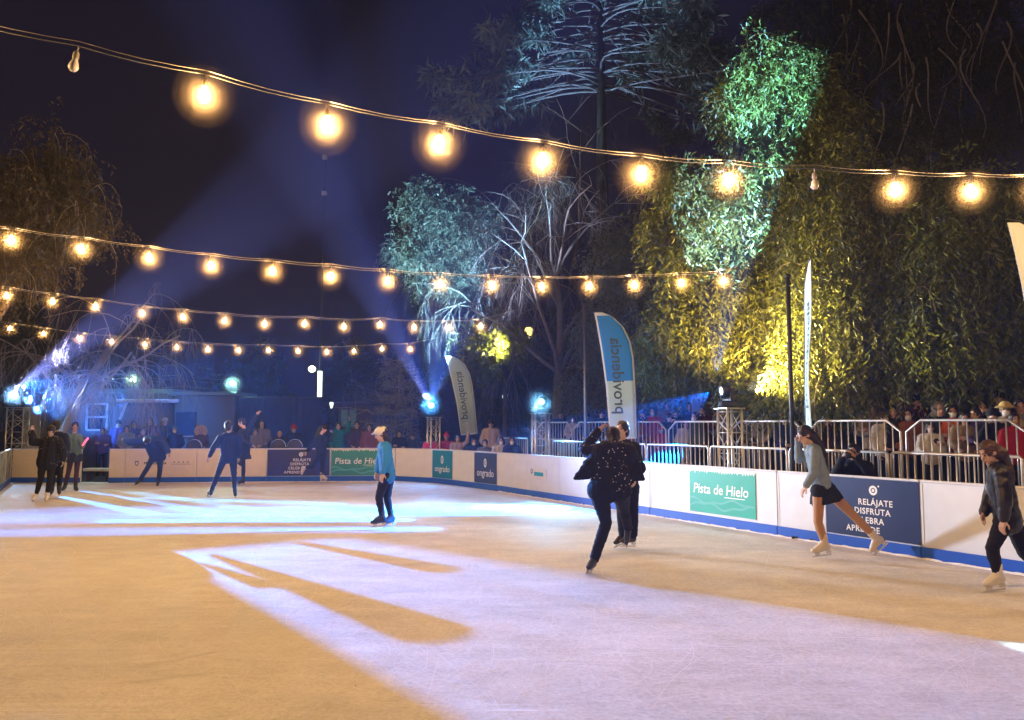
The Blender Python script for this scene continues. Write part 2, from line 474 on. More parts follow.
def ring(mb, x, z, r0, r1, y, n=24, ex=1.0):
    vs = []
    for k in range(n):
        c, s = math.cos(2 * PI * k / n), math.sin(2 * PI * k / n)
        vs += [(x + r0 * c * ex, y, z + r0 * s), (x + r1 * c * ex, y, z + r1 * s)]
    mb.add(vs, [(2 * k, 2 * k + 1, (2 * k + 3) % (2 * n), (2 * k + 2) % (2 * n)) for k in range(n)])

NAVY = mat('banner_navy', (0.018, 0.035, 0.115), 0.35, 0.15, 2)
DARKB = mat('banner_dark', (0.028, 0.024, 0.05), 0.4, 0.15, 2)
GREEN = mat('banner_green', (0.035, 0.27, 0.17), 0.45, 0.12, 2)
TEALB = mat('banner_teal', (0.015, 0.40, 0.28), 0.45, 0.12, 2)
TURQ = mat('banner_turquoise', (0.0, 0.20, 0.28), 0.45, 0.08, 2)
CHAR = mat('banner_charcoal', (0.03, 0.034, 0.045), 0.45, 0.1, 2)
PALE = mat('wave_pale', (0.10, 0.46, 0.40), 0.5, 0.05)

def draw_relajate(root, ban, cx, cz, w, h):
    k = h / .8
    mb = MB(); ring(mb, cx + .04 * w, cz + .31 * h, .035 * k, .066 * k, -.005); disc(mb, cx + .04 * w + .085 * k, cz + .31 * h + .06 * k, .013 * k, -.005, 10)
    disc(mb, cx + .04 * w, cz + .31 * h, .022 * k, -.005); mb.build('emblem', INK, ban)
    for i, (t, dx) in enumerate((('RELÁJATE', .055), ('DISFRUTA', .02), ('CELEBRA', -.03), ('APRENDE', -.085))):
        put_text(ban, t, cx + dx * w, cz + (.10 - .155 * i) * h, .115 * k, INK, bold=.0025, space=1.12)
def draw_pista(root, ban, cx, cz, w, h):
    put_text(ban, 'Pista de Hielo', cx - .02 * w, cz + .05 * h, .15 * w, INK, bold=.003, shear=.12)
    mb = MB()
    for i in range(26):      # dripping ice along the top edge
        x = cx - w / 2 + (i + .5) * w / 26; d = random.uniform(.02, .08) * h
        mb.add([(x - w / 54, -.0045, cz + h / 2 - .01), (x, -.0045, cz + h / 2 - .012 - d), (x + w / 54, -.0045, cz + h / 2 - .01)], [(0, 1, 2)])
    MB().box((cx + .2 * w, -.004, cz - .10 * h), (.3 * w, .002, .014)).build('underline', INK, ban)
    mb.add([(cx - w / 2, -.0047, cz + h / 2 - .022), (cx + w / 2, -.0047, cz + h / 2 - .022), (cx + w / 2, -.0047, cz + h / 2 - .004), (cx - w / 2, -.0047, cz + h / 2 - .004)], [(0, 1, 2, 3)])
    mb.build('ice_drips', INK, ban)
    mb = MB()
    for lv, amp in ((.30, .06), (.20, .05)):
        pts = []
        for i in range(21):
            t = i / 20; pts.append((cx - w / 2 * .97 + t * w * .97, cz - lv * h + amp * h * (math.sin(t * 9 + lv * 40) + .5 * math.sin(t * 21))))
        vs = [(x, -.0042 - lv * .002, z) for x, z in pts] + [(x, -.0042 - lv * .002, z - .05 * h) for x, z in pts]
        mb.add(vs, [(i, i + 1, 22 + i, 21 + i) for i in range(20)])
    mb.build('wave', PALE, ban)
def draw_oval(body):
    def f(root, ban, cx, cz, w, h):
        mb = MB(); ring(mb, cx, cz + .17 * h, .085 * h, .15 * h, -.005, 24, .62); disc(mb, cx + .01, cz + .17 * h, .05 * h, -.005, 18, .022 * h); mb.build('emblem', INK, ban)
        put_text(ban, body, cx, cz - .17 * h, .225 * w, INK, bold=.002)
    return f
def draw_city(root, ban, cx, cz, w, h):
    DG = mat('print_green', (0.02, 0.10, 0.055), 0.5); DK = mat('print_black', (0.03, 0.03, 0.035), 0.5)
    mb = MB(); x = cx - .37 * w
    for sgn in (1,):
        sh = [(-.05, .07), (.05, .07), (.05, -.02), (.03, -.06), (0, -.075), (-.03, -.06), (-.05, -.02)]
        vs = [(x + a, -.005, cz + b) for a, b in sh] + [(x + a * .62, -.005, cz + b * .62) for a, b in sh]
        mb.add(vs, [(i, (i + 1) % 7, 7 + (i + 1) % 7, 7 + i) for i in range(7)])
    mb.build('shield_emblem', DK, ban)
    put_text(ban, 'PROVIDENCIA', cx - .09 * w, cz, .10, DG, bold=.004)
    mb = MB()
    for i in range(4): disc(mb, cx + (.2 + .07 * i) * w, cz + .03, .02, -.005, 12)
    mb.box((cx + .305 * w, -.004, cz - .03), (.3 * w, .002, .009)); mb.build('icon_row', DK, ban)
def draw_badge(root, ban, cx, cz, w, h):
    mb = MB(); mb.box((cx + .05 * w, -.004, cz), (.56 * w, .004, .34 * h), bev=.002); mb.build('badge', mat('print_teal', (0.0, 0.30, 0.33), 0.5), ban)
    mb = MB(); ring(mb, cx - .38 * w, cz + .05, .03, .055, -.005); mb.build('emblem', mat('print_blue', (0.02, .08, .2), 0.5), ban)

def gp(px): # foot of the boards at a column
    for a, b in zip(BACKPTS[:-1], BACKPTS[1:]):
        if px <= proj(b)[0] + .01: return a.lerp(b, bis(lambda t: a.lerp(b, t), px, -.05, 1))
    return RW(RW_s(px))
def bd(p0, p1, label, **k):
    return board(gp(p0), gp(p1), label, **k)
GB = 'back boards of the ice rink'; GR = 'right-hand boards of the ice rink'
bd(11, 80, 'cream rink board in the far left corner beside the entrance gap', base=CREAM, group=GB)
bd(108, 124.5, 'short cream rink board just right of the entrance gap', base=CREAM, group=GB)
bd(124.5, 196, 'cream rink board printed with a city shield and green lettering', base=CREAM, group=GB, face=(.04, .96, .2, .93, CREAM), draw=draw_city)
bd(196, 231, 'plain cream rink board between the shield board and the man seen from behind', base=CREAM, group=GB)
bd(231, 266, 'plain cream rink board touching the dark RELÁJATE banner', base=CREAM, group=GB)
bd(266, 330, 'far rink board covered by the small dark RELÁJATE banner', group=GB, face=(.01, .99, .165, .96, DARKB), draw=draw_relajate)
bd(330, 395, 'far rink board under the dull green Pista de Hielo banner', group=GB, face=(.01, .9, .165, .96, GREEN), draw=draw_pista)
bd(395, 432, 'white rink board where the back wall bends, beside the turquoise panel', group=GB)
bd(432, 452.5, 'narrow rink board covered by a turquoise panel with a white oval emblem', group=GB, face=(.01, .99, .165, .96, TURQ), draw=draw_oval('ongrado'))
bd(452.5, 474, 'narrow white rink board between the turquoise and charcoal panels', group=GB)
bd(474, 497, 'narrow rink board covered by a charcoal panel with a white oval emblem', group=GB, face=(.01, .99, .165, .96, CHAR), draw=draw_oval('ongrado'))
bd(497, 527, 'white rink board next to the charcoal panel', group=GR)
bd(527, 559, 'white rink board with a small teal badge under the blue-lit tower', group=GR, face=(.1, .62, .42, .68, mat('badge_ground', (.75, .75, .75), .5)), draw=draw_badge)
bd(559, 601, 'blue-lit white rink board behind the pair of black-clad skaters', group=GR)
bd(601, 650, 'plain white rink board left of the teal Pista de Hielo banner', group=GR)
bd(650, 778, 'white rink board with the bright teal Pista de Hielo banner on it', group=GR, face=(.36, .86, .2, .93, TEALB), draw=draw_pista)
bd(778, 827, 'plain white rink board behind the skater in the grey jacket', group=GR)
bd(827, 922, 'rink board covered by the large navy RELÁJATE banner below the photographer', group=GR, face=(.0, 1.0, .168, .965, NAVY), draw=draw_relajate)
bd(922, 1030, 'plain white rink board right of the navy banner', group=GR)
for i, lab in enumerate(('plain white rink board continuing past the leather-jacketed skater', 'last plain white rink board nearest the camera')):
    s1_ = RW_s(1030) + 2.0 * i; board(RW(s1_), RW(s1_ + 2.0), lab, group=GR)
# bench and dark step in the entrance gap
t = thing('low_bench', 'low white bench standing in the gap between the far boards', 'bench', G(94, 481), 0)
MB().box((0, .3, .33), (.85, .35, .09), bev=.01).build('seat', CREAM, t)
for sx in (-1, 1): MB().box((sx * .3, .3, .13), (.06, .28, .3)).build('leg', mat('dark_timber', (.06, .03, .02), .7), t)

# glass boards on the left-hand side
GLASS = bpy.data.materials.new('scuffed_perspex'); GLASS.use_nodes = True
nt = GLASS.node_tree; nt.nodes.clear(); out = nt.nodes.new('ShaderNodeOutputMaterial'); tr = nt.nodes.new('ShaderNodeBsdfTransparent'); tr.inputs[0].default_value = (.9, .93, .92, 1)
df = nt.nodes.new('ShaderNodeBsdfDiffuse'); df.inputs[0].default_value = (.7, .7, .66, 1); gl = nt.nodes.new('ShaderNodeBsdfGlossy'); gl.inputs['Roughness'].default_value = .15
tc = nt.nodes.new('ShaderNodeTexCoord'); nz = nt.nodes.new('ShaderNodeTexNoise'); nz.inputs['Scale'].default_value = 3; nt.links.new(tc.outputs['Object'], nz.inputs['Vector'])
s1 = nt.nodes.new('ShaderNodeMixShader'); nt.links.new(nz.outputs['Fac'], s1.inputs[0]); nt.links.new(tr.outputs[0], s1.inputs[1]); nt.links.new(df.outputs[0], s1.inputs[2])
s2 = nt.nodes.new('ShaderNodeMixShader'); s2.inputs[0].default_value = .08; nt.links.new(s1.outputs[0], s2.inputs[1]); nt.links.new(gl.outputs[0], s2.inputs[2]); nt.links.new(s2.outputs[0], out.inputs[0])
for i, lab in enumerate(('scuffed clear rink board in the far left corner', 'scuffed clear rink board nearer along the left side')):
    A = CORN + WD * (2.05 * (i + 1)); B = CORN + WD * (2.05 * i + .02)
    d = B - A; mid = (A + B) / 2
    t = thing('clear_board', lab, 'rink board', (mid.x, mid.y, 0), math.atan2(d.y, d.x), 'clear boards along the left side'); L = d.length - .01
    MB().box((0, .03, .56), (L - .1, .012, .8)).build('pane', GLASS, t)
    MB().box((0, .03, .08), (L, .05, .15), bev=.006).build('kick_strip', BLUE, t)
    MB().box((0, .03, .985), (L, .06, .04), bev=.006).build('top_rail', STEEL, t)
    for sx in (-1, 1): MB().box((sx * (L / 2 - .025), .03, .56), (.045, .05, .8)).build('post', STEEL, t)

# ------------------------------------------------------------------ crowd barriers
def barrier_meshes(w, h, nb, arch):
    fr = MB(); c = .16 if arch else .03
    pts = [(-w / 2, 0, .02), (-w / 2, 0, h - c * (1.1 if arch else 1)), (-w / 2 + c * (1.5 if arch else 1), 0, h), (w / 2 - c * (1.5 if arch else 1), 0, h), (w / 2, 0, h - c * (1.1 if arch else 1)), (w / 2, 0, .02)]
    fr.tube(pts, .021, 8); fr.tube([(-w / 2, 0, .17), (w / 2, 0, .17)], .017, 8)
    bars = MB()
    for i in range(nb):
        x = -w / 2 + (i + 1) * w / (nb + 1); top = h
        if arch:
            e = w / 2 - abs(x)
            if e < c * 1.5: top = h - c * 1.1 + e * 1.1 / 1.5
        bars.tube([(x, 0, .17), (x, 0, top)], .0105, 6)
    ft = MB()
    for sx in (-1, 1): ft.bar((sx * (w / 2 - .12), -.26, .012), (sx * (w / 2 - .12), .26, .012), .05, .02)
    return fr.mesh('frame', STEEL), bars.mesh('bars', STEEL), ft.mesh('foot', STEEL)
BA = barrier_meshes(1.8, 1.31, 14, False); BB = barrier_meshes(1.8, 1.27, 12, True)
ang = math.atan2(WD.y, WD.x)
fl = ['behind the blue-lit boards', 'behind the bending pair of skaters', 'left of the teal banner', 'above the teal banner', 'right of the teal banner', 'behind the skater in grey', 'behind the crouching photographer', 'right of the photographer', 'behind the skater in leather', 'at the picture edge by the leather jacket']
def barrier(M, p, label, group):
    t = thing('crowd_barrier', label, 'crowd barrier', p, ang, group)
    for me, nm in zip(M, ('frame', 'bars', 'foot')): link_mesh(nm, me, t)
s0 = RW_s(552, .66)
for i in range(8):
    p = RW(s0 + .95 + 1.86 * i, .66); q = p.x / p.y
    px = 512 + F * CP * q
    barrier(BA, p, 'straight steel barrier ' + ('behind the blue-lit boards', 'behind the stooping black-clad skater', 'standing left of the teal banner', 'right above the teal banner', 'behind the woman in the grey jacket', 'behind the crouching photographer', 'behind the plain board right of the photographer', 'behind the leather-jacketed skater')[i] + ', front row', 'straight barriers right behind the boards')
s0 = RW_s(545, 1.75)
for i in range(9):
    p = RW(s0 + .5 + 1.9 * i, 1.75, .5)
    barrier(BB, p, 'arched steel barrier on the terrace ' + ('beside the blue-lit tower', 'below the blue and white flag', 'right of the blue and white flag', 'left of the bare truss tower', 'right of the bare truss tower', 'at the foot of the narrow pale flag', 'beside the thick tree trunk', 'above the navy banner', 'above the leather-jacketed skater')[i], 'arched barriers on the terrace')
# two barriers behind the seated group
for i, (px, lab) in enumerate(((500, 'straight steel barrier behind the seated spectator in white'), (462, 'straight steel barrier behind the seated spectators in pink and beige'))):
    p = gp(px) + WN * 1.6 + Vector((0, .8, 0)); barrier(BA, p, lab, 'straight barriers behind the seated group')

# ------------------------------------------------------------------ truss towers and moving-head lamps
TRW = mat('truss_aluminium', (0.66, 0.64, 0.60), 0.35, 0.08, 8, metal=0.6)
BLK = mat('black_plastic', (0.014, 0.014, 0.016), 0.45, 0.2, 12)
def truss(base, w, h, label, rz=0.3, n=5):
    t = thing('truss_tower', label, 'truss tower', base, rz, 'truss towers holding the stage lamps')
    for sx in (-1, 1):
        for sy in (-1, 1): MB().tube([(sx * w / 2, sy * w / 2, .02), (sx * w / 2, sy * w / 2, h)], .025, 8).build('chord', TRW, t)
    br = MB()
    for k in range(n):
        z0 = .05 + (h - .1) * k / n; z1 = .05 + (h - .1) * (k + 1) / n
        for (a, b) in (((-1, -1), (1, -1)), ((1, -1), (1, 1)), ((1, 1), (-1, 1)), ((-1, 1), (-1, -1))):
            if k % 2: a, b = b, a
            br.tube([(a[0] * w / 2, a[1] * w / 2, z0), (b[0] * w / 2, b[1] * w / 2, z1)], .010, 5)
            br.tube([(a[0] * w / 2, a[1] * w / 2, z1), (b[0] * w / 2, b[1] * w / 2, z1)], .010, 5)
    br.build('brace', TRW, t)
    MB().box((0, 0, h + .012), (w + .1, w + .1, .022), bev=.004).build('top_plate', TRW, t)
    MB().box((0, 0, .01), (w + .3, w + .3, .018), bev=.004).build('base_plate', TRW, t)
    return t
def moving_head(base, lens, d, label, ecol, e=60, r=.085):
    """base: where the fixture stands, lens: lens centre, d: beam direction"""
    d = Vector(d).normalized(); t = thing('moving_head_lamp', label, 'stage lamp', base, 0, 'stage lamps round the rink')
    l = lens - base
    cz = l - d * .16
    MB().box((cz.x, cz.y, .06), (.3, .24, .11), bev=.02).build('lamp_base', BLK, t)
    y = MB(); a = Vector((d.y, -d.x, 0)); a = a.normalized() if a.length > .05 else Vector((1, 0, 0))
    for s_ in (-1, 1):
        y.bar(Vector((cz.x, cz.y, .11)) + a * (.17 * s_), cz + a * (.17 * s_) + Vector((0, 0, .04)), .05, .09)
    y.bar(Vector((cz.x, cz.y, .125)) - a * .17, Vector((cz.x, cz.y, .125)) + a * .17, .06, .05)
    y.build('yoke', BLK, t)
    hd = MB().lathe([(.05, -.17), (.11, -.14), (.135, -.02), (.13, .08), (r + .025, .148), (r + .012, .15), (r + .01, .12)], cz, d, 16).build('lamp_head', BLK, t)
    MB().lathe([(r, .118), (r, .13), (r * .6, .142), (.001, .146)], cz, d, 16).build('lens', mat('lens_' + label[:14], ecol, 0.2, 0, 1, emit=e, ecol=ecol), hd)
    return t

BLU = (0.05, 0.22, 1.0); CYAN = (0.25, 0.65, 1.0)
# far left tower
b1 = G(15, 478.5); t1 = truss(b1, .48, 2.24, 'wide aluminium truss tower in the far left corner', .2, 6)
L1 = P(14, 395, b1.y - .2); moving_head(Vector((L1.x - .05, b1.y, 2.275)), L1, (.55, -.8, -.12), 'white-blue stage lamp on the wide corner tower', (.5, .8, 1), 4, .12)
# right of the turquoise panel
b3 = gp(430) + Vector((.0, 1.0, 0)); t3 = truss(b3, .29, 1.93, 'slim truss tower behind the bend in the boards', .5)
L3 = P(431, 405, b3.y - .15); moving_head(Vector((b3.x, b3.y, 1.965)), L3, (-.1, -.9, .25), 'bright blue stage lamp below the small pale flag', (.25, .65, 1), 3.5, .1)
# blue-lit tower
b4 = RW(RW_s(541, .85), .85); t4 = truss(b4, .36, 1.98, 'truss tower glowing blue beside the barriers', .2)
L4 = P(541, 402, b4.y - .15); moving_head(Vector((b4.x, b4.y, 2.015)), L4, (-.25, -.85, -.2), 'blue-white stage lamp on the blue-lit tower', (.4, .75, 1), 3.5, .08)
# bare tower on the right
b5 = RW(RW_s(732, .95), .95); t5 = truss(b5, .3, 1.99, 'bare truss tower above the teal banner', .35)
L5 = P(720, 391, b5.y - .1); moving_head(Vector((b5.x, b5.y, 2.025)), L5, (-.93, -.25, -.1), 'white stage lamp turned sideways on the bare tower', (.85, .93, 1), 5, .07)
# ------------------------------------------------------------------ feather flags
FLAGW = mat('flag_white', (0.66, 0.78, 0.86), 0.6, 0.05, 2); FLAGB = mat('flag_blue', (0.015, 0.25, 0.86), 0.6, 0.08, 2)
FLAGG = mat('flag_mint', (0.36, 0.52, 0.45), 0.6, 0.08, 2); FLAGP = mat('flag_pale', (0.46, 0.72, 0.80), 0.6, 0.08, 2)
FTXT = mat('flag_text', (0.05, 0.09, 0.11), 0.6, 0.05); FTXL = mat('flag_text_light', (0.62, 0.66, 0.68), 0.6, 0.05)
FO = [(-.81, 4.07), (-.64, 4.06), (-.42, 3.97), (-.20, 3.74), (-.07, 3.44), (-.015, 3.1), (0, 2.5), (0, 1.42), (-.55, 1.42), (-.60, 2.5), (-.68, 3.2), (-.77, 3.85)]
def wob(x, z): return .022 * math.sin(x * 4 + z * 1.8) + .012 * math.sin(z * 3.3)
def flag(base, rz, lean, label, top_m, low_m, zc, txt, txl, sc=1.0, words=True):
    t = thing('feather_flag', label, 'feather flag', base, rz, 'feather flags behind the boards'); t.rotation_euler.y = lean; t.scale = (sc, sc, sc)
    def row(z):
        xs = []
        for (a, b) in zip(FO, FO[1:] + FO[:1]):
            if (a[1] - z) * (b[1] - z) <= 0 and abs(a[1] - b[1]) > 1e-6:
                xs.append(a[0] + (b[0] - a[0]) * (z - a[1]) / (b[1] - a[1]))
        return (min(xs), max(xs)) if len(xs) > 1 else None
    def sheet(z0, z1, m, name, par, inset=0.0, th=.006, y=0.0):
        nz, nx = 40, 10; vs = []; fs = []
        for k in (0, 1):
            for i in range(nz + 1):
                z = z0 + (z1 - z0) * i / nz; r = row(min(max(z, 1.425), 4.062)) or (-.7, -.68)
                for j in range(nx + 1):
                    x = r[0] + inset + (r[1] - r[0] - 2 * inset) * j / nx
                    vs.append((x, wob(x, z) + y + (k - .5) * th, z))
        o = (nz + 1) * (nx + 1)
        for k in (0, 1):
            for i in range(nz):
                for j in range(nx):
                    a = k * o + i * (nx + 1) + j; q = (a, a + 1, a + nx + 2, a + nx + 1); fs.append(q if k == 0 else q[::-1])
        for i in range(nz):
            for j in (0, nx):
                a = i * (nx + 1) + j; fs.append((a, a + nx + 1, a + nx + 1 + o, a + o))
        mb = MB(); mb.smooth = True; mb.add(vs, fs); return mb.build(name, m, par)
    cl = sheet(1.42, 4.06, FLAGW, 'banner', t)
    sheet(zc, 3.99, top_m, 'upper_print', cl, .035, .014)
    if low_m: sheet(1.46, zc, low_m, 'lower_print', cl, .03, .013)
    if words:
        for body, z0, size, m, xo in ((txt, 1.93, .34, FTXT, -.30), (txl, 1.52, .24, FTXL, -.30)):
            vs, fs = text_verts(body, size, 'LEFT', bold=.004)
            for sgn in (-1, 1):
                mb = MB(); mb.add([(xo + v.y + (-.09 * (z0 + v.x - 1.5) / 2 ), wob(xo + v.y, z0 + v.x) + sgn * .017, z0 + v.x) for v in vs], fs); mb.build('lettering', m, cl)
    pl = [(.02, 0, .0), (.02, 0, 1.4), (.018, 0, 2.5), (0, 0, 3.1), (-.055, 0, 3.45), (-.19, 0, 3.76), (-.41, 0, 3.99), (-.64, 0, 4.085), (-.82, 0, 4.10)]
    MB().tube([(x, wob(min(x, 0), z) if z > 1.4 else wob(0, 1.42) * z / 1.4, z) for x, y, z in pl], [.016, .015, .014, .013, .012, .010, .009, .008, .006], 8).build('pole', mat('flag_pole', (.03, .03, .035), .4), t)
    MB().box((.02, 0, .02), (.5, .06, .03)).box((.02, 0, .02), (.06, .5, .028)).build('cross_base', BLK, t)
    return t
# positions: pole foot column and depth
def onY(px, Y, z=0.0):
    r = ray(px, 425); return Vector((r.x / r.y * Y, Y, z))
flag(onY(482, 26.4), .0, -.10, 'small mint green feather flag leaning above the seated group', FLAGG, FLAGG, 2.3, 'providencia', 'soy')
flag(onY(638, 16.6), .0, -.02, 'tall feather flag with a blue top and pale lower half', FLAGB, FLAGP, 2.62, 'providencia', 'soy')
flag(onY(806, 12.1), 1.37, 0.0, 'narrow pale feather flag seen almost edge on beside a dark pole', FLAGP, FLAGP, 2.4, 'providencia', 'soy')
flag(onY(1091, 9.25), .25, -.06, 'white feather flag cut off by the picture edge', FLAGW, FLAGP, 2.4, 'providencia', 'soy')

# ------------------------------------------------------------------ posts and street lamps
POST = mat('post_grey', (0.16, 0.16, 0.17), 0.4, 0.1, metal=0.4)
DKPOST = mat('post_dark', (0.03, 0.03, 0.032), 0.45, 0.1)
for px, Y, zt, lab in ((585.5, 18.0, 4.45, 'grey steel post between the blue-lit tower and the blue flag'), (792, 12.6, 4.05, 'dark steel post beside the narrow pale flag')):
    b = onY(px, Y); t = thing('light_post', lab, 'post', b, 0, 'posts holding the string lights')
    MB().tube([(0, 0, 0), (0, 0, zt)], .034, 10).build('shaft', POST if px < 700 else DKPOST, t)
    MB().box((0, 0, .012), (.34, .34, .024)).build('base_plate', DKPOST, t)
    MB().lathe([(.05, 0), (.055, .02), (.03, .05)], (0, 0, zt), n=10).build('end_cap', DKPOST, t)
    MB().tube([(0, -.045, zt - .15), (0, -.10, zt - .15), (0, -.11, zt - .11)], .008, 6).build('hook', DKPOST, t)
LANT = mat('lantern_glass', (1, .93, .55), .4, 0, 1, emit=2.6, ecol=(1, .78, .22))
LANW = mat('lantern_white', (.9, 1, .85), .4, 0, 1, emit=1.6, ecol=(.95, 1, .75))
def lantern(px, pyl, Y, label, m, s=1.0):
    """old style street lantern: fluted post, glass body, hat"""
    z = P(px, pyl, Y).z; b = onY(px, Y); t = thing('street_lamp', label, 'street lamp', b, 0, 'lit street lamps behind the rink')
    MB().lathe([(.13, 0), (.13, .25), (.08, .35), (.06, .5), (.05, z - .5), (.07, z - .42), (.04, z - .36)], n=10).build('post', DKPOST, t)
    g = MB().lathe([(.10 * s, z - .30 * s), (.20 * s, z + .12 * s), (.19 * s, z + .18 * s), (.12 * s, z + .26 * s)], n=8).build('lantern', m, t)
    MB().lathe([(.25 * s, z + .262 * s), (.18 * s, z + .34 * s), (.06 * s, z + .40 * s), (.03 * s, z + .50 * s)], n=8).build('hat', DKPOST, t)
    cg = MB()
    for k in range(4):
        a = PI / 4 + PI / 2 * k; cg.bar((.105 * s * math.cos(a), .105 * s * math.sin(a), z - .30 * s), (.205 * s * math.cos(a), .205 * s * math.sin(a), z + .14 * s), .014)
    cg.build('cage', DKPOST, g)
lantern(529, 333, 30, 'yellow street lantern on a tall dark post among the bare branches', LANT, .8)
lantern(505, 398, 34, 'low white street lantern seen beneath the yellow lantern', LANW, .6)
lantern(331, 405, 40, 'small street lantern behind the navy backdrop', LANW, .55)
# tall mast with a lit tube
b = onY(319, 33); t = thing('light_mast', 'tall thin mast with a lit white tube and a round lamp', 'light mast', b, 0)
MB().tube([(0, 0, 0), (0, 0, 2.1)], .10, 10).tube([(0, 0, 3.9), (.05, 0, P(322, 158, 33).z)], [.05, .02], 8).build('shaft', DKPOST, t)
MB().tube([(0, 0, 2.55), (0, 0, 3.92)], .095, 10).build('light_tube', mat('tube_glow', (.9, 1, .8), .4, 0, 1, emit=1.6, ecol=(.85, 1, .7)), t)
MB().tube([(0, 0, 2.1), (0, 0, 2.55)], .105, 10).build('tube_collar', DKPOST, t)
q = P(312, 369, 33); MB().bar((0, 0, q.z), (q.x - b.x + .1, 0, q.z), .03).build('bracket', DKPOST, t)
MB().ell((q.x - b.x, 0, q.z), (Vector((.15, 0, 0)), Vector((0, .15, 0)), Vector((0, 0, .13)))).build('round_lamp', mat('lamp_green_white', (.95, 1, .6), .4, 0, 1, emit=8, ecol=(.95, 1, .5)), t)
for py in (158, 194):
    q = P(322, py, 33); MB().box((.05, -.1, q.z), (.22, .16, .2), bev=.03).build('camera_box', mat('grey_box', (.45, .45, .5), .5), t)

# ------------------------------------------------------------------ string lights
WIRE = mat('cable', (0.16, 0.16, 0.17), 0.4, 0.1); SOCK = mat('socket', (0.35, 0.33, 0.30), 0.45, 0.1)
BULB = bpy.data.materials.new('bulb_glow'); BULB.use_nodes = True; nt = BULB.node_tree; nt.nodes.clear()
out = nt.nodes.new('ShaderNodeOutputMaterial'); tr = nt.nodes.new('ShaderNodeBsdfTransparent'); em = nt.nodes.new('ShaderNodeEmission'); ad = nt.nodes.new('ShaderNodeAddShader')
em.inputs['Color'].default_value = (1, .70, .34, 1); em.inputs['Strength'].default_value = 7.0   # clear lit glass; the filament inside is a lamp
nt.links.new(tr.outputs[0], ad.inputs[0]); nt.links.new(em.outputs[0], ad.inputs[1]); nt.links.new(ad.outputs[0], out.inputs['Surface'])
BULB.cycles.emission_sampling = 'NONE'
FIL = bpy.data.lights.new('filament', 'POINT'); FIL.color = (1.0, .555, .20); FIL.energy = 44.0; FIL.shadow_soft_size = .012
FIL_FAR = FIL.copy(); FIL_FAR.energy = 35.0
BULBOFF = mat('bulb_frosted', (.72, .72, .74), .25, .03)
ROWS = [
 ('nearest string of lights, high across the top of the picture', [(76, 45, 0), (205, 74, 1), (327, 104, 1), (440, 124, 1), (543, 142, 1), (640, 156, 1), (728, 163, 1), (814, 168, 0), (895, 173, 1), (970, 175, 1), (1039, 175, 1)]),
 ('second string of lights, ending by the yellow-lit tree', [(-64, 219, 1), (12, 229, 1), (82, 238, 1), (149, 247, 1), (211, 255, 1), (273, 261, 1), (331, 266, 1), (388, 271, 1), (440, 274, 1), (492, 276, 1), (542, 277, 1), (590, 277, 1), (634, 276, 1), (681, 274, 1), (723, 272, 1)]),
 ('third string of lights, ending above the yellow lantern', [(7, 288, 1), (53, 294, 1), (96, 299, 1), (142, 306, 1), (183, 310, 1), (225, 314, 1), (265, 317, 1), (305, 317, 1), (344, 320, 1), (380, 318, 1), (414, 321, 1), (449, 321, 1), (481, 320, 1)]),
 ('farthest and lowest string of lights', [(10, 323, 1), (44, 328, 1), (80, 333, 1), (112, 336, 1), (145, 339, 1), (177, 342, 1), (208, 344, 1), (239, 345, 1), (269, 345, 1), (298, 346, 1), (327, 347, 1), (354, 346, 1), (382, 344, 1), (410, 344, 1)]),
]
PITCHM = 0.75
# bulb meshes shared by every lamp holder
bm_ = MB(); bm_.lathe([(.004, -.100), (.022, -.094), (.034, -.078), (.038, -.058), (.034, -.038), (.022, -.018), (.015, -.004)], n=10); GLOBE = bm_.mesh('bulb', BULB)
def bloom_mist(name, dens, col=(.98, .84, .62)):
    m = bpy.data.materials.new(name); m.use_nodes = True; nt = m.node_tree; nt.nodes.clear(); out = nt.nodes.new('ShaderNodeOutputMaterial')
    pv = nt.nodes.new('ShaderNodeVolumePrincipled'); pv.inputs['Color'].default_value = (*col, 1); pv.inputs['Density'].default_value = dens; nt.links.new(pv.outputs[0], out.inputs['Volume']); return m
HALOM = []  # added scatter balls that stand in for lens bloom round the lit bulbs
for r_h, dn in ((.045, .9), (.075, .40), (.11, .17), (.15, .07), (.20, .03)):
    bm_ = MB(); bm_.ell((0, 0, -.058), (Vector((r_h, 0, 0)), Vector((0, r_h, 0)), Vector((0, 0, r_h))), 18, 12); HALOM.append(bm_.mesh('halo', bloom_mist('bulb_bloom_mist', dn)))
bm_ = MB(); bm_.lathe([(.003, -.088), (.018, -.084), (.028, -.070), (.030, -.056), (.026, -.038), (.017, -.016), (.014, -.004)], n=12); GLOBE_OFF = bm_.mesh('bulb', BULBOFF)
bm_ = MB(); bm_.lathe([(.017, 0), (.019, .012), (.018, .04), (.010, .052), (.005, .056)], n=10).tube([(0, 0, .05), (.006, 0, .075), (0, 0, .085)], .004, 6); SOCKET = bm_.mesh('socket', SOCK)
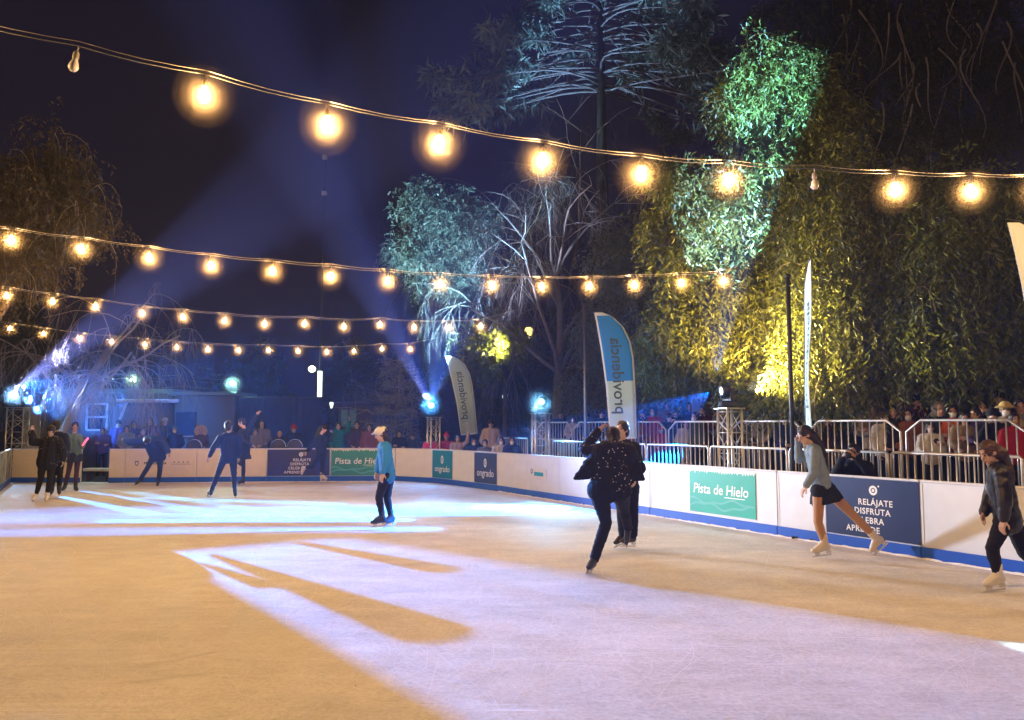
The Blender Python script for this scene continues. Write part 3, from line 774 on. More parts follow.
for label, pts in ROWS:
    A_, b_ = [], []
    for i, (px, py, on) in enumerate(pts):
        r = ray(px, py); u = r.x / r.y; A_.append([1, i, -i * u]); b_.append(u)
    p_, q_, r_ = np.linalg.lstsq(np.array(A_), np.array(b_), rcond=None)[0]
    Y0 = PITCHM / math.hypot(q_, r_)
    pos = []
    for i, (px, py, on) in enumerate(pts):
        Y = Y0 * (1 + i * r_); pos.append(P(px, py, Y))
    z9 = pos[-1].z; pos0z = pos[1].z; n9 = len(pos); zf = pos[0].z
    print('ROW', label, 'Y', round(pos[0].y, 2), round(pos[-1].y, 2), 'z', [round(p.z, 2) for p in pos])
    more_r, more_l = (5, 2) if 'nearest' in label else (0, 3)
    pts = [(0, 0, 1)] * more_l + list(pts) + [(0, 0, 1)] * more_r      # the strings run on past the picture edge
    def at_i(i, z): Yi = Y0 * (1 + i * r_); return Vector((Yi * (p_ + i * q_) / (1 + i * r_), Yi, z))
    pos = [at_i(-more_l + i, zf + (zf - pos0z) * (more_l - i)) for i in range(more_l)] + pos + [at_i(n9 + i, z9 + .02 * i) for i in range(more_r)]
    t = thing('string_light', label, 'string lights', pos[0], 0, 'strings of warm bulbs above the rink'); o = pos[0]
    path = []
    ext = pos[0] + (pos[0] - pos[1]) * 3 + Vector((0, 0, .1)); path.append(ext - o)
    for a, b in zip(pos[:-1], pos[1:]):
        for k in range(4):
            f = k / 4; p = a.lerp(b, f); p.z += -.018 * math.sin(PI * f); path.append(p - o)
    path.append(pos[-1] - o)
    if 'nearest' in label: path.append(pos[-1] + (pos[-1] - pos[-2]) * 6 + Vector((0, 0, .3)) - o)
    else: path.append(pos[-1] + (pos[-1] - pos[-2]) * 1.0 + Vector((0, 0, .15)) - o)
    MB().tube(path, .0042, 6).build('cable', WIRE, t)
    MB().tube([p + Vector((.01, .012, .024 + .006 * math.sin(i * .21))) for i, p in enumerate(path)], .0025, 5).build('support_wire', STEEL, t)
    for i, p in enumerate(pos):
        g = link_mesh('bulb', GLOBE if pts[i][2] else GLOBE_OFF, t, p - o + Vector((0, 0, -.085)))
        g.rotation_euler = (random.gauss(0, .08), random.gauss(0, .08), 0)
        if not pts[i][2]: g['label'] = 'unlit frosted bulb'
        else:
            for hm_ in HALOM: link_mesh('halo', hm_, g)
            fo = bpy.data.objects.new('filament', FIL_FAR if ('third' in label or 'farthest' in label) else FIL); COL.objects.link(fo); fo.parent = g; fo.location = (0, 0, -.058)
        s_ = link_mesh('socket', SOCKET, g, (0, 0, -.004))

# ------------------------------------------------------------------ buildings and stage things at the back
CAB = mat('cabin_wall', (0.11, 0.14, 0.165), 0.6, 0.15, 1.5); CABR = mat('cabin_roof', (0.16, 0.26, 0.25), 0.6, 0.15, 2)
FRW = mat('frame_white', (0.62, 0.63, 0.66), 0.5, 0.05); PANE = mat('dark_pane', (0.02, 0.035, 0.07), 0.12, 0.2, 3)
cb = onY(28, 30); ce = onY(172, 30); w = ce.x - cb.x
t = thing('site_cabin', 'grey-blue site cabin with a white framed window in the far left corner', 'cabin', ((cb.x + ce.x) / 2, 30, 0), 0)
zr = P(100, 392, 30).z
MB().box((0, 1.2, zr / 2 - .02), (w, 2.4, zr - .06), bev=.02).build('wall', CAB, t)
MB().box((0, 1.15, zr + .03), (w + .2, 2.7, .16), bev=.03).build('roof', CABR, t)
x0 = onY(87, 30).x - t.location.x; x1 = onY(107, 30).x - t.location.x; z0 = P(90, 430, 30).z; z1 = P(90, 404, 30).z
fw = MB()
for a, b in (((x0, z0), (x1, z0)), ((x1, z0), (x1, z1)), ((x1, z1), (x0, z1)), ((x0, z1), (x0, z0)), ((x0, (z0 + z1) / 2), (x1, (z0 + z1) / 2))):
    fw.bar((a[0], -.02, a[1]), (b[0], -.02, b[1]), .075, .06, up=Vector((0, 1, 0)))
wn = fw.build('window_frame', FRW, t)
MB().box(((x0 + x1) / 2, -.006, (z0 + z1) / 2), (x1 - x0, .01, z1 - z0)).build('pane', PANE, wn)
x0 = onY(119, 30).x - t.location.x; x1 = onY(143, 30).x - t.location.x
d_ = MB().box(((x0 + x1) / 2, -.02, 1.2), (x1 - x0, .05, 2.36), bev=.01).build('door', mat('door_grey', (.18, .18, .18), .6), t)
MB().box((x0 + .1, -.06, 1.15), (.04, .05, .16), bev=.01).build('handle', STEEL, d_)
a = onY(108, 29.3); b = onY(125, 29.3)
st = MB().bar((a.x - t.location.x, -.55, .9), (b.x - t.location.x, -.55, 2.65), .09, .05, up=Vector((0, 1, 0))).build('stair_rail', FRW, t)
x0 = onY(120, 29.5).x - t.location.x; x1 = onY(182, 29.5).x - t.location.x; za = P(140, 401, 29.5).z
MB().box(((x0 + x1) / 2, -.45, za), (x1 - x0, .9, .12), bev=.02).build('awning', FRW, t)
# service kiosk right of it
kx0, kx1 = onY(174, 29.2).x, onY(234, 29.2).x
t = thing('kiosk', 'grey kiosk with a serving hatch behind the person in the fur hood', 'kiosk', ((kx0 + kx1) / 2, 29.2, 0), 0); kz = P(200, 395, 29.2).z
MB().box((0, 1.0, kz / 2), (kx1 - kx0, 2, kz - .02), bev=.03).build('wall', mat('kiosk_grey', (.09, .105, .10), .7, .2, 1.2), t)
MB().box((0, .95, kz + .05), (kx1 - kx0 + .3, 2.4, .12), bev=.02).build('roof', CABR, t)
MB().box((-.65, -.02, 1.75), (.75, .05, .85), bev=.02).build('hatch', PANE, t)
MB().box((-.65, -.12, 1.29), (.95, .25, .05), bev=.01).build('counter', FRW, t)
# pale canvas panel by the corner tower
c0 = onY(25, 26.5); c1 = onY(40, 26.5)
t = thing('canvas_screen', 'pale canvas screen beside the wide corner tower', 'screen', ((c0.x + c1.x) / 2, 26.5, 0), 0)
MB().box((0, 0, 1.25), (c1.x - c0.x, .03, 2.1), bev=.01).build('canvas', mat('canvas_pale', (.5, .48, .5), .8, .1, 2, bump=.2), t)
for s_ in (-1, 1): MB().tube([(s_ * (c1.x - c0.x) / 2, 0, 0), (s_ * (c1.x - c0.x) / 2, 0, 2.35)], .025, 8).build('post', STEEL, t)
# navy backdrop
c0 = onY(238, 29); c1 = onY(321, 29); zt = P(280, 398, 29).z
t = thing('stage_backdrop', 'dark navy backdrop wall behind the far boards', 'backdrop', ((c0.x + c1.x) / 2, 29, 0), 0)
mb = MB(); n_ = 40; wv = c1.x - c0.x; vs = []
for k in (0, 1):
    for i in range(n_ + 1):
        x = -wv / 2 + wv * i / n_
        for z in (.05, zt): vs.append((x, .03 * math.sin(i * 1.9) + k * .02, z))
fs = [(2 * i, 2 * i + 2, 2 * i + 3, 2 * i + 1) for i in range(n_)] + [((n_ + 1) * 2 + 2 * i, (n_ + 1) * 2 + 2 * i + 1, (n_ + 1) * 2 + 2 * i + 3, (n_ + 1) * 2 + 2 * i + 2) for i in range(n_)]
mb.smooth = True; mb.add(vs, fs); mb.build('drape', mat('drape_navy', (.012, .022, .07), .8, .2, 3), t)
fr = MB().tube([(-wv / 2, .06, 0), (-wv / 2, .06, zt + .02), (wv / 2, .06, zt + .02), (wv / 2, .06, 0)], .03, 8); fr.build('frame', DKPOST, t)
# dark booth behind the small conifer
c0 = onY(338, 29.5); c1 = onY(420, 29.5); zt = P(380, 404, 29.5).z
t = thing('event_booth', 'dark blue event booth behind the small silvery conifer', 'booth', ((c0.x + c1.x) / 2, 29.5, 0), 0)
MB().box((0, 1.2, zt / 2), (c1.x - c0.x, 2.4, zt - .02), bev=.03).build('wall', mat('booth_navy', (.02, .03, .10), .6, .2, 2), t)
MB().box((0, 1.15, zt + .05), (c1.x - c0.x + .25, 2.7, .11), bev=.03).build('roof', mat('booth_roof', (.05, .06, .12), .6), t)
for px in (344, 352.5):
    q = P(px, 418, 29.4); MB().box((q.x - t.location.x, -.03, q.z), (.24, .04, .62), bev=.01).build('window', mat('teal_pane', (.03, .22, .25), .3), t)

# stage lamps on the cabin and kiosk roofs
q = P(132, 391, 29.7); LA = Vector((q.x, 29.75, zr + .45)); TA = moving_head(Vector((q.x, 29.95, zr + .115)), Vector((q.x, 29.75, zr + .45)), (-.05, -.9, -.12), 'greenish white stage lamp on the cabin roof', (.75, 1, .75), 4, .11)
q = P(231, 397, 29.0); LB = Vector((q.x, 29.1, kz + .42)); TB = moving_head(Vector((q.x, 29.35, kz + .115)), Vector((q.x, 29.1, kz + .42)), (-.02, -.9, -.2), 'mint white stage lamp on the kiosk roof', (.6, 1, .85), 4, .1)
L1B = Vector((L1.x + .2, b1.y - .05, 2.93)); T1B = moving_head(Vector((L1.x + .2, b1.y + .1, 2.275)), Vector((L1.x + .2, b1.y - .05, 2.93)), (.2, -.9, .1), 'small white stage lamp at the back of the corner tower', (.9, 1, .95), 5, .06)

# round black par lamps standing behind the far boards
for i, (px, lab) in enumerate(((133, 'black par lamp behind the bowing skater'), (187, 'black par lamp in front of the fur-hooded person'), (273, 'black par lamp below the bald spectator'), (290, 'black par lamp below the red beanie'))):
    b = gp(px) + Vector((0, .5, 0)); t = thing('par_lamp', lab, 'stage lamp', b, 0, 'unlit par lamps behind the far boards')
    MB().lathe([(.13, -.16), (.2, -.1), (.215, .08), (.215, .1), (.17, .09), (.001, .07)], (0, -.02, 1.02), Vector((0, -.94, .34)), 18).build('can', BLK, t)
    y = MB(); y.tube([(.235 * math.cos(PI * k / 10), -.03, 1.02 + .235 * math.sin(PI * k / 10)) for k in range(11)], .014, 6); y.build('yoke', mat('yoke_pale', (.6, .6, .6), .4, metal=.3), t)
    MB().tube([(0, .02, 0), (0, .02, .86)], .025, 8).bar((-.3, .02, .015), (.3, .02, .015), .05, .03).bar((0, -.25, .015), (0, .3, .015), .05, .026).build('stand', BLK, t)
# ------------------------------------------------------------------ trees
def leaves_mesh(name, ells, n_leaf, m, ll=.17, lw=.05, droop=.35, K=9, step=.085, out=.6, seed=1, base=Vector((0, 0, 0)), spread=.6):
    """leafy hanging sprays spread through a set of ellipsoids (centre, radii)"""
    R = np.random.default_rng(seed)
    vol = np.array([r[0] * r[1] * r[2] for c, r in ells]) ** .8; vol = vol / vol.sum()
    S = max(4, n_leaf // K); cnt = np.maximum(1, (vol * S).astype(int))
    pos = []; dr = []
    for (c, r), k in zip(ells, cnt):
        nc = max(4, k // 16)                                   # clumps, so gaps show between them
        d = R.normal(size=(nc, 3)); d /= np.linalg.norm(d, axis=1)[:, None]
        rad = R.uniform(.25, 1.0, nc) ** .6
        cl = np.array(c) + d * rad[:, None] * np.array(r)
        pick = R.integers(0, nc, k)
        p = cl[pick] + R.normal(size=(k, 3)) * np.array([.16, .16, .13]) * (1 + np.mean(r) * .25)
        o = d[pick] * np.array([1, 1, .5]) * out + R.normal(size=(k, 3)) * spread; o[:, 2] += .1
        o /= np.linalg.norm(o, axis=1)[:, None]
        pos.append(p); dr.append(o)
    pos = np.vstack(pos); dr = np.vstack(dr); n = len(pos)
    V = []; tw = [pos.copy()]
    ln = R.uniform(.55, 1.0, n)
    for k in range(K):
        pos = pos + dr * (step * ln)[:, None]
        dr = dr + np.array([0, 0, -droop * (.5 + .5 * k / K)]) + R.normal(size=(n, 3)) * .10
        dr /= np.linalg.norm(dr, axis=1)[:, None]
        side = R.normal(size=(n, 3)); side -= dr * (side * dr).sum(1)[:, None]; side /= np.linalg.norm(side, axis=1)[:, None]
        a = dr * .55 + side * .75 + np.array([0, 0, -.25]); a /= np.linalg.norm(a, axis=1)[:, None]
        b = np.cross(a, R.normal(size=(n, 3))); b /= np.linalg.norm(b, axis=1)[:, None]
        nn = np.cross(a, b)
        l = (ll * R.uniform(.6, 1.25, n))[:, None]; w = (lw * R.uniform(.7, 1.2, n))[:, None]
        V.append(np.stack([pos, pos + a * l * .45 + b * w * .5 + nn * w * .2, pos + a * l, pos + a * l * .45 - b * w * .5 + nn * w * .2], 1))
        tw.append(pos.copy())
    V = np.concatenate(V).reshape(-1, 3) - np.array(base)
    Q = np.arange(len(V)).reshape(-1, 4)
    return V, Q, np.stack(tw, 1)

def tubes_mesh(name, paths, radii, m, n=4):
    mb = MB()
    for p, r in zip(paths, radii): mb.tube(p, r, n, caps=False)
    return mb.mesh(name, m)
def bez(a, b, c, d, k=8):
    return [a * (1 - t) ** 3 + b * 3 * t * (1 - t) ** 2 + c * 3 * t * t * (1 - t) + d * t ** 3 for t in [i / (k - 1) for i in range(k)]]

BARK = mat('bark_brown', (0.12, 0.085, 0.055), 0.85, 0.4, 5, bump=0.8); BARKG = mat('bark_grey', (0.30, 0.27, 0.25), 0.8, 0.3, 6, bump=0.5)
TWIG = mat('twig_pale', (0.30, 0.25, 0.18), 0.8, 0.2, 6)
L_OLIVE = leafmat('leaf_olive', (0.125, 0.15, 0.034), .65); L_GREEN = leafmat('leaf_green', (0.125, 0.17, 0.04), .65); L_DARK = leafmat('leaf_dark', (0.045, 0.055, 0.02))
L_SILVER = leafmat('leaf_silver', (0.13, 0.16, 0.12)); L_BLUE = leafmat('leaf_bluegreen', (0.05, 0.085, 0.075)); L_BROWN = leafmat('leaf_brown', (0.09, 0.07, 0.025))
L_LIME = leafmat('leaf_lime', (0.11, 0.13, 0.03))

def E(px, py, rx, ry, Y, rd=None):
    s = Y / F; c = P(px, py, Y); return (c, (rx * s, rd if rd else (rx + ry) / 2 * s, ry * s))
def tree(label, base, ells, leaf, n, trunk_r=.22, fork=.35, bark=None, name='drooping_tree', cat='tree', group='trees behind the rink', trunk_px=None, twigs=60, seed=1, lean=Vector((0, 0, 0)), **kw):
    bark = bark or BARK
    t = thing(name, label, cat, base, 0, group); R = random.Random(seed)
    zc = sum(e[0].z for e in ells) / len(ells); top = Vector((base.x, base.y, base.z + (zc - base.z) * fork)) + lean
    mb = MB()
    p = bez(base, base + (top - base) * .3 + Vector((R.gauss(0, .1), R.gauss(0, .1), 0)), base + (top - base) * .7 + Vector((R.gauss(0, .15), R.gauss(0, .1), 0)), top, 9)
    mb.tube([q - base for q in [base + Vector((0, 0, -.1))] + p], [trunk_r * 1.5, trunk_r * 1.35] + [trunk_r * (1.1 - .045 * i) for i in range(8)], 12)
    for c, r in ells:
        m1 = top.lerp(c, .35) + Vector((R.gauss(0, .25), R.gauss(0, .25), .35)); m2 = top.lerp(c, .75) + Vector((R.gauss(0, .2), R.gauss(0, .2), .3))
        pp = bez(top - Vector((0, 0, .15)), m1, m2, c, 9); L = (c - top).length
        r0 = min(trunk_r * .55, .03 + .035 * L)
        mb.tube([q - base for q in pp], [r0 * (1 - .088 * i) for i in range(9)], 7)
        for k in range(5):
            a = pp[R.randint(4, 8)]; e = c + Vector((R.uniform(-1, 1) * r[0], R.uniform(-1, 1) * r[1], R.uniform(-.8, .9) * r[2])) * .85
            q = bez(a, a.lerp(e, .4) + Vector((0, 0, .2)), a.lerp(e, .8) + Vector((0, 0, .15)), e, 6)
            mb.tube([x - base for x in q], [r0 * .3 * (1 - .15 * i) for i in range(6)], 5)
    mb.build('trunk', bark, t)
    V, Q, tw = leaves_mesh('crown', ells, n, leaf, seed=seed, base=base, **kw)
    mats = [leaf]; midx = np.zeros(len(Q), np.int32)
    if twigs:      # bare ends of the sprays belong to the crown
        idx = np.random.default_rng(seed).choice(len(tw), min(twigs, len(tw)), replace=False); mb = MB()
        for i in idx: mb.tube([Vector(x) - base for x in tw[i]] + [Vector(tw[i][-1]) - base + Vector((R.gauss(0, .1), R.gauss(0, .1), -R.uniform(.1, .6)))], [.011 * (1 - .06 * j) for j in range(tw.shape[1] + 1)], 4, caps=False)
        Q = np.vstack([Q, np.array(mb.f) + len(V)]); V = np.vstack([V, np.array(mb.v)]); midx = np.concatenate([midx, np.ones(len(mb.f), np.int32)]); mats.append(TWIG)
    link_mesh('crown', arrays_mesh('crown', V, Q, mats, midx), t)
    return t

tree('drooping tree whose upper crown is lit teal and lower crown glows yellow', onY(705, 19, .5),
     [E(778, 85, 48, 38, 18), E(742, 112, 26, 22, 18), E(812, 120, 34, 50, 18), E(690, 182, 42, 22, 18), E(742, 212, 48, 44, 18), E(672, 235, 28, 36, 18), E(715, 292, 52, 40, 18), E(775, 285, 48, 50, 18), E(690, 348, 48, 32, 18), E(762, 350, 52, 34, 18), E(775, 175, 34, 40, 18)],
     L_OLIVE, 80000, trunk_r=.26, fork=.5, seed=3, twigs=170, ll=.15, lw=.048, droop=.40, K=11)
tree('drooping tree with the thick forked trunk behind the photographer', RW(RW_s(855, 3.1), 3.1, .5),
     [E(848, 225, 50, 60, 14.5), E(828, 320, 40, 55, 14.5), E(888, 300, 46, 60, 14.5), E(882, 368, 50, 20, 14.5), E(815, 378, 36, 18, 14.5), E(905, 215, 42, 44, 14.5), E(850, 370, 40, 22, 14.5)],
     L_OLIVE, 78000, trunk_r=.25, fork=.30, seed=5, twigs=170, ll=.13, lw=.038, droop=.45, K=12, lean=Vector((-.35, 0, 0)))
tree('drooping tree with a leaning trunk at the picture edge behind the leather-jacketed skater', RW(RW_s(968, 3.4), 3.4, .5),
     [E(958, 222, 48, 48, 13.5), E(995, 295, 44, 60, 13.5), E(930, 320, 40, 56, 13.5), E(965, 372, 56, 22, 13.5), E(1015, 365, 36, 30, 13.5), E(925, 250, 34, 44, 13.5), E(1020, 230, 36, 50, 13.5)],
     L_GREEN, 74000, trunk_r=.17, fork=.40, seed=6, twigs=170, ll=.13, lw=.038, droop=.45, K=12, lean=Vector((-.9, .4, 0)))
big = tree('tall dark tree with pale hanging branches high at the picture edge', onY(905, 21, .5),
     [E(850, 40, 60, 46, 20), E(935, 30, 70, 60, 20), E(1005, 80, 54, 60, 20), E(880, 118, 46, 36, 20), E(958, 140, 60, 32, 20), E(800, 5, 50, 26, 20), E(915, 125, 22, 30, 19)],
     L_DARK, 30000, trunk_r=.35, fork=.55, seed=8, twigs=60, ll=.2, lw=.05, droop=.4)
R_ = random.Random(12); paths = []; rads = []
for i in range(34):
    a = P(R_.uniform(815, 1020), R_.uniform(-30, 110), 18.6 + R_.uniform(-.4, .5)); L = R_.uniform(.9, 2.6); sw = R_.uniform(-.9, .5)
    b = a + Vector((sw * L * .5, R_.gauss(0, .2), -L)); paths.append([x - big.location for x in bez(a, a + Vector((R_.gauss(0, .3), 0, -L * .3)), b + Vector((R_.gauss(0, .4), 0, L * .35)), b, 9)]); rads.append([.026 * (1 - .09 * k) for k in range(9)])
link_mesh('hanging_branches', tubes_mesh('hanging_branches', paths, rads, BARKG, 5), big)
tree('grey-green drooping tree right behind the blue and white flag', onY(655, 25, .5),
     [E(625, 262, 30, 30, 24), E(652, 300, 34, 44, 24), E(618, 335, 30, 42, 24), E(662, 368, 36, 28, 24), E(598, 385, 26, 24, 24), E(640, 395, 40, 18, 24)],
     L_SILVER, 40000, trunk_r=.2, fork=.35, seed=9, twigs=60, ll=.17, lw=.045, droop=.45, K=12)
tree('blue-green round-crowned tree standing above the far lights', onY(436, 33),
     [E(440, 208, 38, 26, 32), E(412, 248, 22, 26, 32), E(470, 235, 24, 34, 32), E(448, 272, 36, 26, 32), E(430, 235, 24, 22, 32)],
     leafmat('leaf_hazy', (.10, .14, .125)), 26000, trunk_r=.25, fork=.6, seed=10, twigs=40, ll=.20, lw=.07, droop=.3)
tree('olive-brown drooping tree at the left picture edge', onY(-20, 20),
     [E(38, 185, 48, 40, 18), E(72, 215, 40, 36, 18), E(15, 250, 34, 50, 18), E(50, 150, 34, 22, 18), E(-15, 200, 40, 60, 18)],
     L_BROWN, 24000, trunk_r=.2, fork=.6, seed=11, twigs=170, ll=.13, lw=.035, droop=.45, K=13)
tree('low dark conifer bough above the corner tower', onY(30, 29), [E(25, 372, 40, 9, 28), E(80, 370, 26, 8, 28)], L_DARK, 7000, trunk_r=.12, fork=.8, seed=14, twigs=0, ll=.2, lw=.03, droop=.1, name='conifer', bark=BARK)
tree('small tree with one lamp-lit lime branch beside the mint flag', onY(505, 29), [E(494, 342, 24, 10, 28, .6), E(486, 358, 15, 11, 28, .5)], L_LIME, 2600, trunk_r=.09, fork=.75, seed=15, twigs=0, ll=.28, lw=.13, droop=.15, name='leafy_tree')
tree('yellow-lit bush between the bare truss tower and the dark post', RW(RW_s(775, 4.6), 4.6, .5), [E(772, 397, 22, 11, 16, .5), E(790, 403, 12, 9, 16, .4), E(757, 396, 10, 7, 16, .3)], L_LIME, 2600, trunk_r=.05, fork=.6, seed=16, twigs=0, ll=.13, lw=.06, droop=.1, name='shrub', cat='shrub', group='lit shrubs')

# bare weeping tree
def bare_tree(label, base, height, seed, spread=.55, depth=5, weep=.25, r0=.2, m=None, name='bare_tree', trunkfrac=.35):
    R = random.Random(seed); t = thing(name, label, 'tree', base, 0, 'trees behind the rink'); paths = []; rads = []; tr = MB()
    def grow(p, d, L, r, lv):
        pts = [p]; n = 6
        for i in range(n):
            d = (d + Vector((R.gauss(0, .16), R.gauss(0, .16), R.gauss(0, .10) - (weep * .32 if lv >= 2 else 0)))).normalized(); p = p + d * (L / n); pts.append(p)
        rr = [r * (1 - .09 * i) for i in range(n + 1)]
        if lv <= 1: tr.tube(pts, rr, 8 if lv == 0 else 6)
        else: paths.append(pts); rads.append(rr)
        if lv >= depth: return
        k = {0: 9, 1: 6, 2: 6, 3: 5, 4: 3}.get(lv, 3)
        for i in range(k):
            j = R.randint(3 if lv == 0 else 2, n); a = R.uniform(0, 2 * PI); q = pts[j]
            u, v = frame_of(d); e = (d * (1 - spread) + (u * math.cos(a) + v * math.sin(a)) * spread * 1.2 + Vector((0, 0, .1 if lv < 2 else -weep))).normalized()
            grow(q, e, L * R.uniform(.45, .75), rr[j] * .58, lv + 1)
    grow(Vector((0, 0, 0)), Vector((0, 0, 1)), height * .62, r0, 0)
    tr.build('trunk', m, t); link_mesh('twigs', tubes_mesh('twigs', paths, rads, m, 3), t)
    return t
bare_tree('bare weeping grey tree above the yellow street lantern', onY(553, 27), 11.5, 21, m=mat('bark_dim', (.17, .155, .15), .8, .3, 6), r0=.2, weep=.55, spread=.43)
bare_tree('bare brown tree between the grey weeping tree and the teal-lit tree', onY(592, 31), 12.5, 22, m=BARK, r0=.2, weep=.3, depth=5)
bare_tree('bare pale tree behind the small silvery conifer', onY(386, 31), 4.2, 23, m=BARKG, r0=.11, weep=.05, depth=4)
bare_tree('bare lavender-lit weeping tree behind the left ends of the light strings', onY(70, 25), 8.0, 25, m=BARKG, r0=.16, weep=.7)

# tall conifer with long bare whorled branches and tufts
def tufted(label, base, h, zlo, nw, per, Lb, leaf, tuft, seed, m, r0=.3, droop=.12, name='tufted_conifer', tl=.4, tw_=.04, nl=60, lat=False):
    R = random.Random(seed); RN = np.random.default_rng(seed); t = thing(name, label, 'tree', base, 0, 'conifers behind the rink'); tr = MB(); br = MB(); V = []
    tr.tube([(0, 0, -.1), (0, 0, h * .5), (.05, 0, h)], [r0 * 1.2, r0 * .8, r0 * .15], 10)
    for i in range(nw):
        z = zlo + (h * .97 - zlo) * i / nw; f = 1 - .55 * i / nw
        for k in range(per):
            a = 2 * PI * k / per + R.uniform(-.5, .5) + i
            if lat: a = (PI if k % 2 else 0) + R.gauss(0, .62)
            L = Lb * f * R.uniform(.6, 1.1); dp = droop * (R.uniform(.6, 1.35) if lat else 1); kx = R.gauss(0, .05)
            d = Vector((math.cos(a), math.sin(a), 0)); p0 = Vector((0, 0, z + R.uniform(-.2, .2)))
            pts = [p0 + d * (L * s) + Vector((0, 0, L * (.12 * s - dp * 2.6 * s * s + dp * 1.4 * s ** 4))) + Vector((-d.y, d.x, 0)) * (kx * L * math.sin(s * 5)) for s in [j / 8 for j in range(9)]]
            br.tube(pts, [r0 * .16 * (1 - .08 * j) for j in range(9)], 5)
            for j in range(nl):
                s = 1 - abs(RN.normal()) * tuft; s = max(.25, s); x = s * 8; q = pts[int(min(7, x))].lerp(pts[int(min(7, x)) + 1], min(1, x - int(min(7, x))))
                dd = Vector(RN.normal(size=3)) * .75 + d * .4 + Vector((0, 0, -.5)); dd.normalize(); b = dd.cross(Vector(RN.normal(size=3))).normalized()
                l = tl * RN.uniform(.5, 1.2); q = q + Vector(RN.normal(size=3)) * tl * .25
                V += [q, q + dd * l * .5 + b * tw_, q + dd * l, q + dd * l * .5 - b * tw_]
    tr.build('trunk', mat('bark_unlit', (.03, .025, .022), .9, .3, 5, bump=.6) if lat else BARK, t); br.build('branches', m, t)  # tall conifer's trunk colour darkened so it reads as unlit
    if V:
        V = np.array([tuple(v) for v in V]); link_mesh('crown', arrays_mesh('crown', V, np.arange(len(V)).reshape(-1, 4), leaf), t)
    return t
zt = P(604, -60, 30).z; zl = P(604, 88, 30).z
tufted('tall conifer with long bare branches and blue-lit tufts at the top of the picture', onY(604, 30), zt, zl, 9, 11, 6.2, leafmat('needle_blue', (.15, .23, .23)), .13, 31, mat('bark_conifer', (.11, .11, .12), .8, .3, 6, bump=.5), r0=.30, droop=.22, tl=.6, tw_=.045, nl=190, lat=True)
tufted('small silvery layered conifer behind the woman in the blue top', onY(396, 28.6), P(396, 352, 28.6).z, .9, 9, 8, 1.15, leafmat('needle_silver', (.22, .20, .15)), .35, 33, BARKG, r0=.07, droop=-.02, tl=.22, tw_=.014, nl=34, name='small_conifer')
tufted('thin dark conifer rising behind the kiosk roof', onY(210, 33), P(210, 362, 33).z, 1.6, 8, 7, 1.3, L_BLUE, .4, 34, BARKG, r0=.09, droop=.02, tl=.25, tw_=.015, nl=22, name='small_conifer')
tufted('faint pale conifer behind the cabin roof', onY(160, 36), P(160, 318, 36).z, 2.2, 8, 6, 1.3, L_BLUE, .4, 35, BARKG, r0=.10, droop=.02, tl=.25, tw_=.015, nl=20, name='small_conifer')

# dark trees far behind, copies of one tree
def far_tree():
    ells = [(Vector((0, 0, 6.2)), (2.3, 2, 1.7)), (Vector((-1.6, .3, 4.6)), (1.8, 1.6, 1.5)), (Vector((1.7, -.2, 4.7)), (1.9, 1.6, 1.6)), (Vector((.3, 0, 7.8)), (1.4, 1.3, 1.2)), (Vector((-.4, 0, 3.2)), (2.4, 1.8, 1.1))]
    return tree('', Vector((0, 0, 0)), ells, L_DARK, 13000, trunk_r=.25, fork=.4, seed=41, twigs=0, ll=.34, lw=.13, droop=.25, name='dark_tree', group='dark trees far behind the rink')
ft = far_tree()
FT = [(120, 44, .8, 'dark far tree above the site cabin'), (255, 46, .72, 'dark far tree above the navy backdrop'), (352, 43, .7, 'dark far tree behind the event booth'), (500, 40, .82, 'dark far tree behind the yellow lantern'), (565, 38, .8, 'dark far tree behind the bare weeping trunk'), (672, 36, .95, 'dark far tree behind the blue flag'), (748, 33, .95, 'dark far tree behind the yellow-lit tree'), (835, 30, 1.0, 'dark far tree behind the narrow pale flag'), (935, 28, 1.05, 'dark far tree behind the thick forked trunk'), (1030, 27, 1.05, 'dark far tree behind the leaning trunk'), (10, 40, .9, 'dark far tree behind the corner tower')]
for i, (px, Y, s_, lab) in enumerate(FT):
    if i == 0: o = ft
    else:
        o = ft.copy(); COL.objects.link(o)
        for ch in list(ft.children):
            c = ch.copy(); COL.objects.link(c); c.parent = o
    o.location = onY(px, Y); o.scale = (s_, s_, s_); o.rotation_euler.z = i * 1.3; o['label'] = lab
# ------------------------------------------------------------------ people
SKIN = [mat('skin_light', (.52, .32, .23), .5, .06, 20), mat('skin_mid', (.42, .25, .17), .5, .06, 20), mat('skin_pale', (.58, .38, .29), .5, .06, 20)]
HAIRD = mat('hair_dark', (.016, .011, .009), .45, .35, 30, bump=.4); HAIRB = mat('hair_brown', (.055, .028, .016), .45, .4, 25, bump=.4)
EYE = mat('eye_dark', (.02, .015, .012), .3, .1); LIP = mat('lip', (.35, .12, .11), .5, .05)
def cloth(n, c, r=.8): return mat('cloth_' + n, c, r, .18, 14, bump=.15, spec=.25)
BLACK = cloth('black', (.012, .012, .014)); NAVYC = cloth('navy', (.018, .028, .07)); BLADE = mat('skate_blade', (.7, .7, .72), .2, .05, metal=.9)
WHB = mat('boot_white', (.80, .80, .82), .45, .1, 10); CRB = mat('boot_cream', (.66, .58, .48), .45, .1, 10); DKB = mat('boot_dark', (.03, .035, .05), .45, .1, 10)

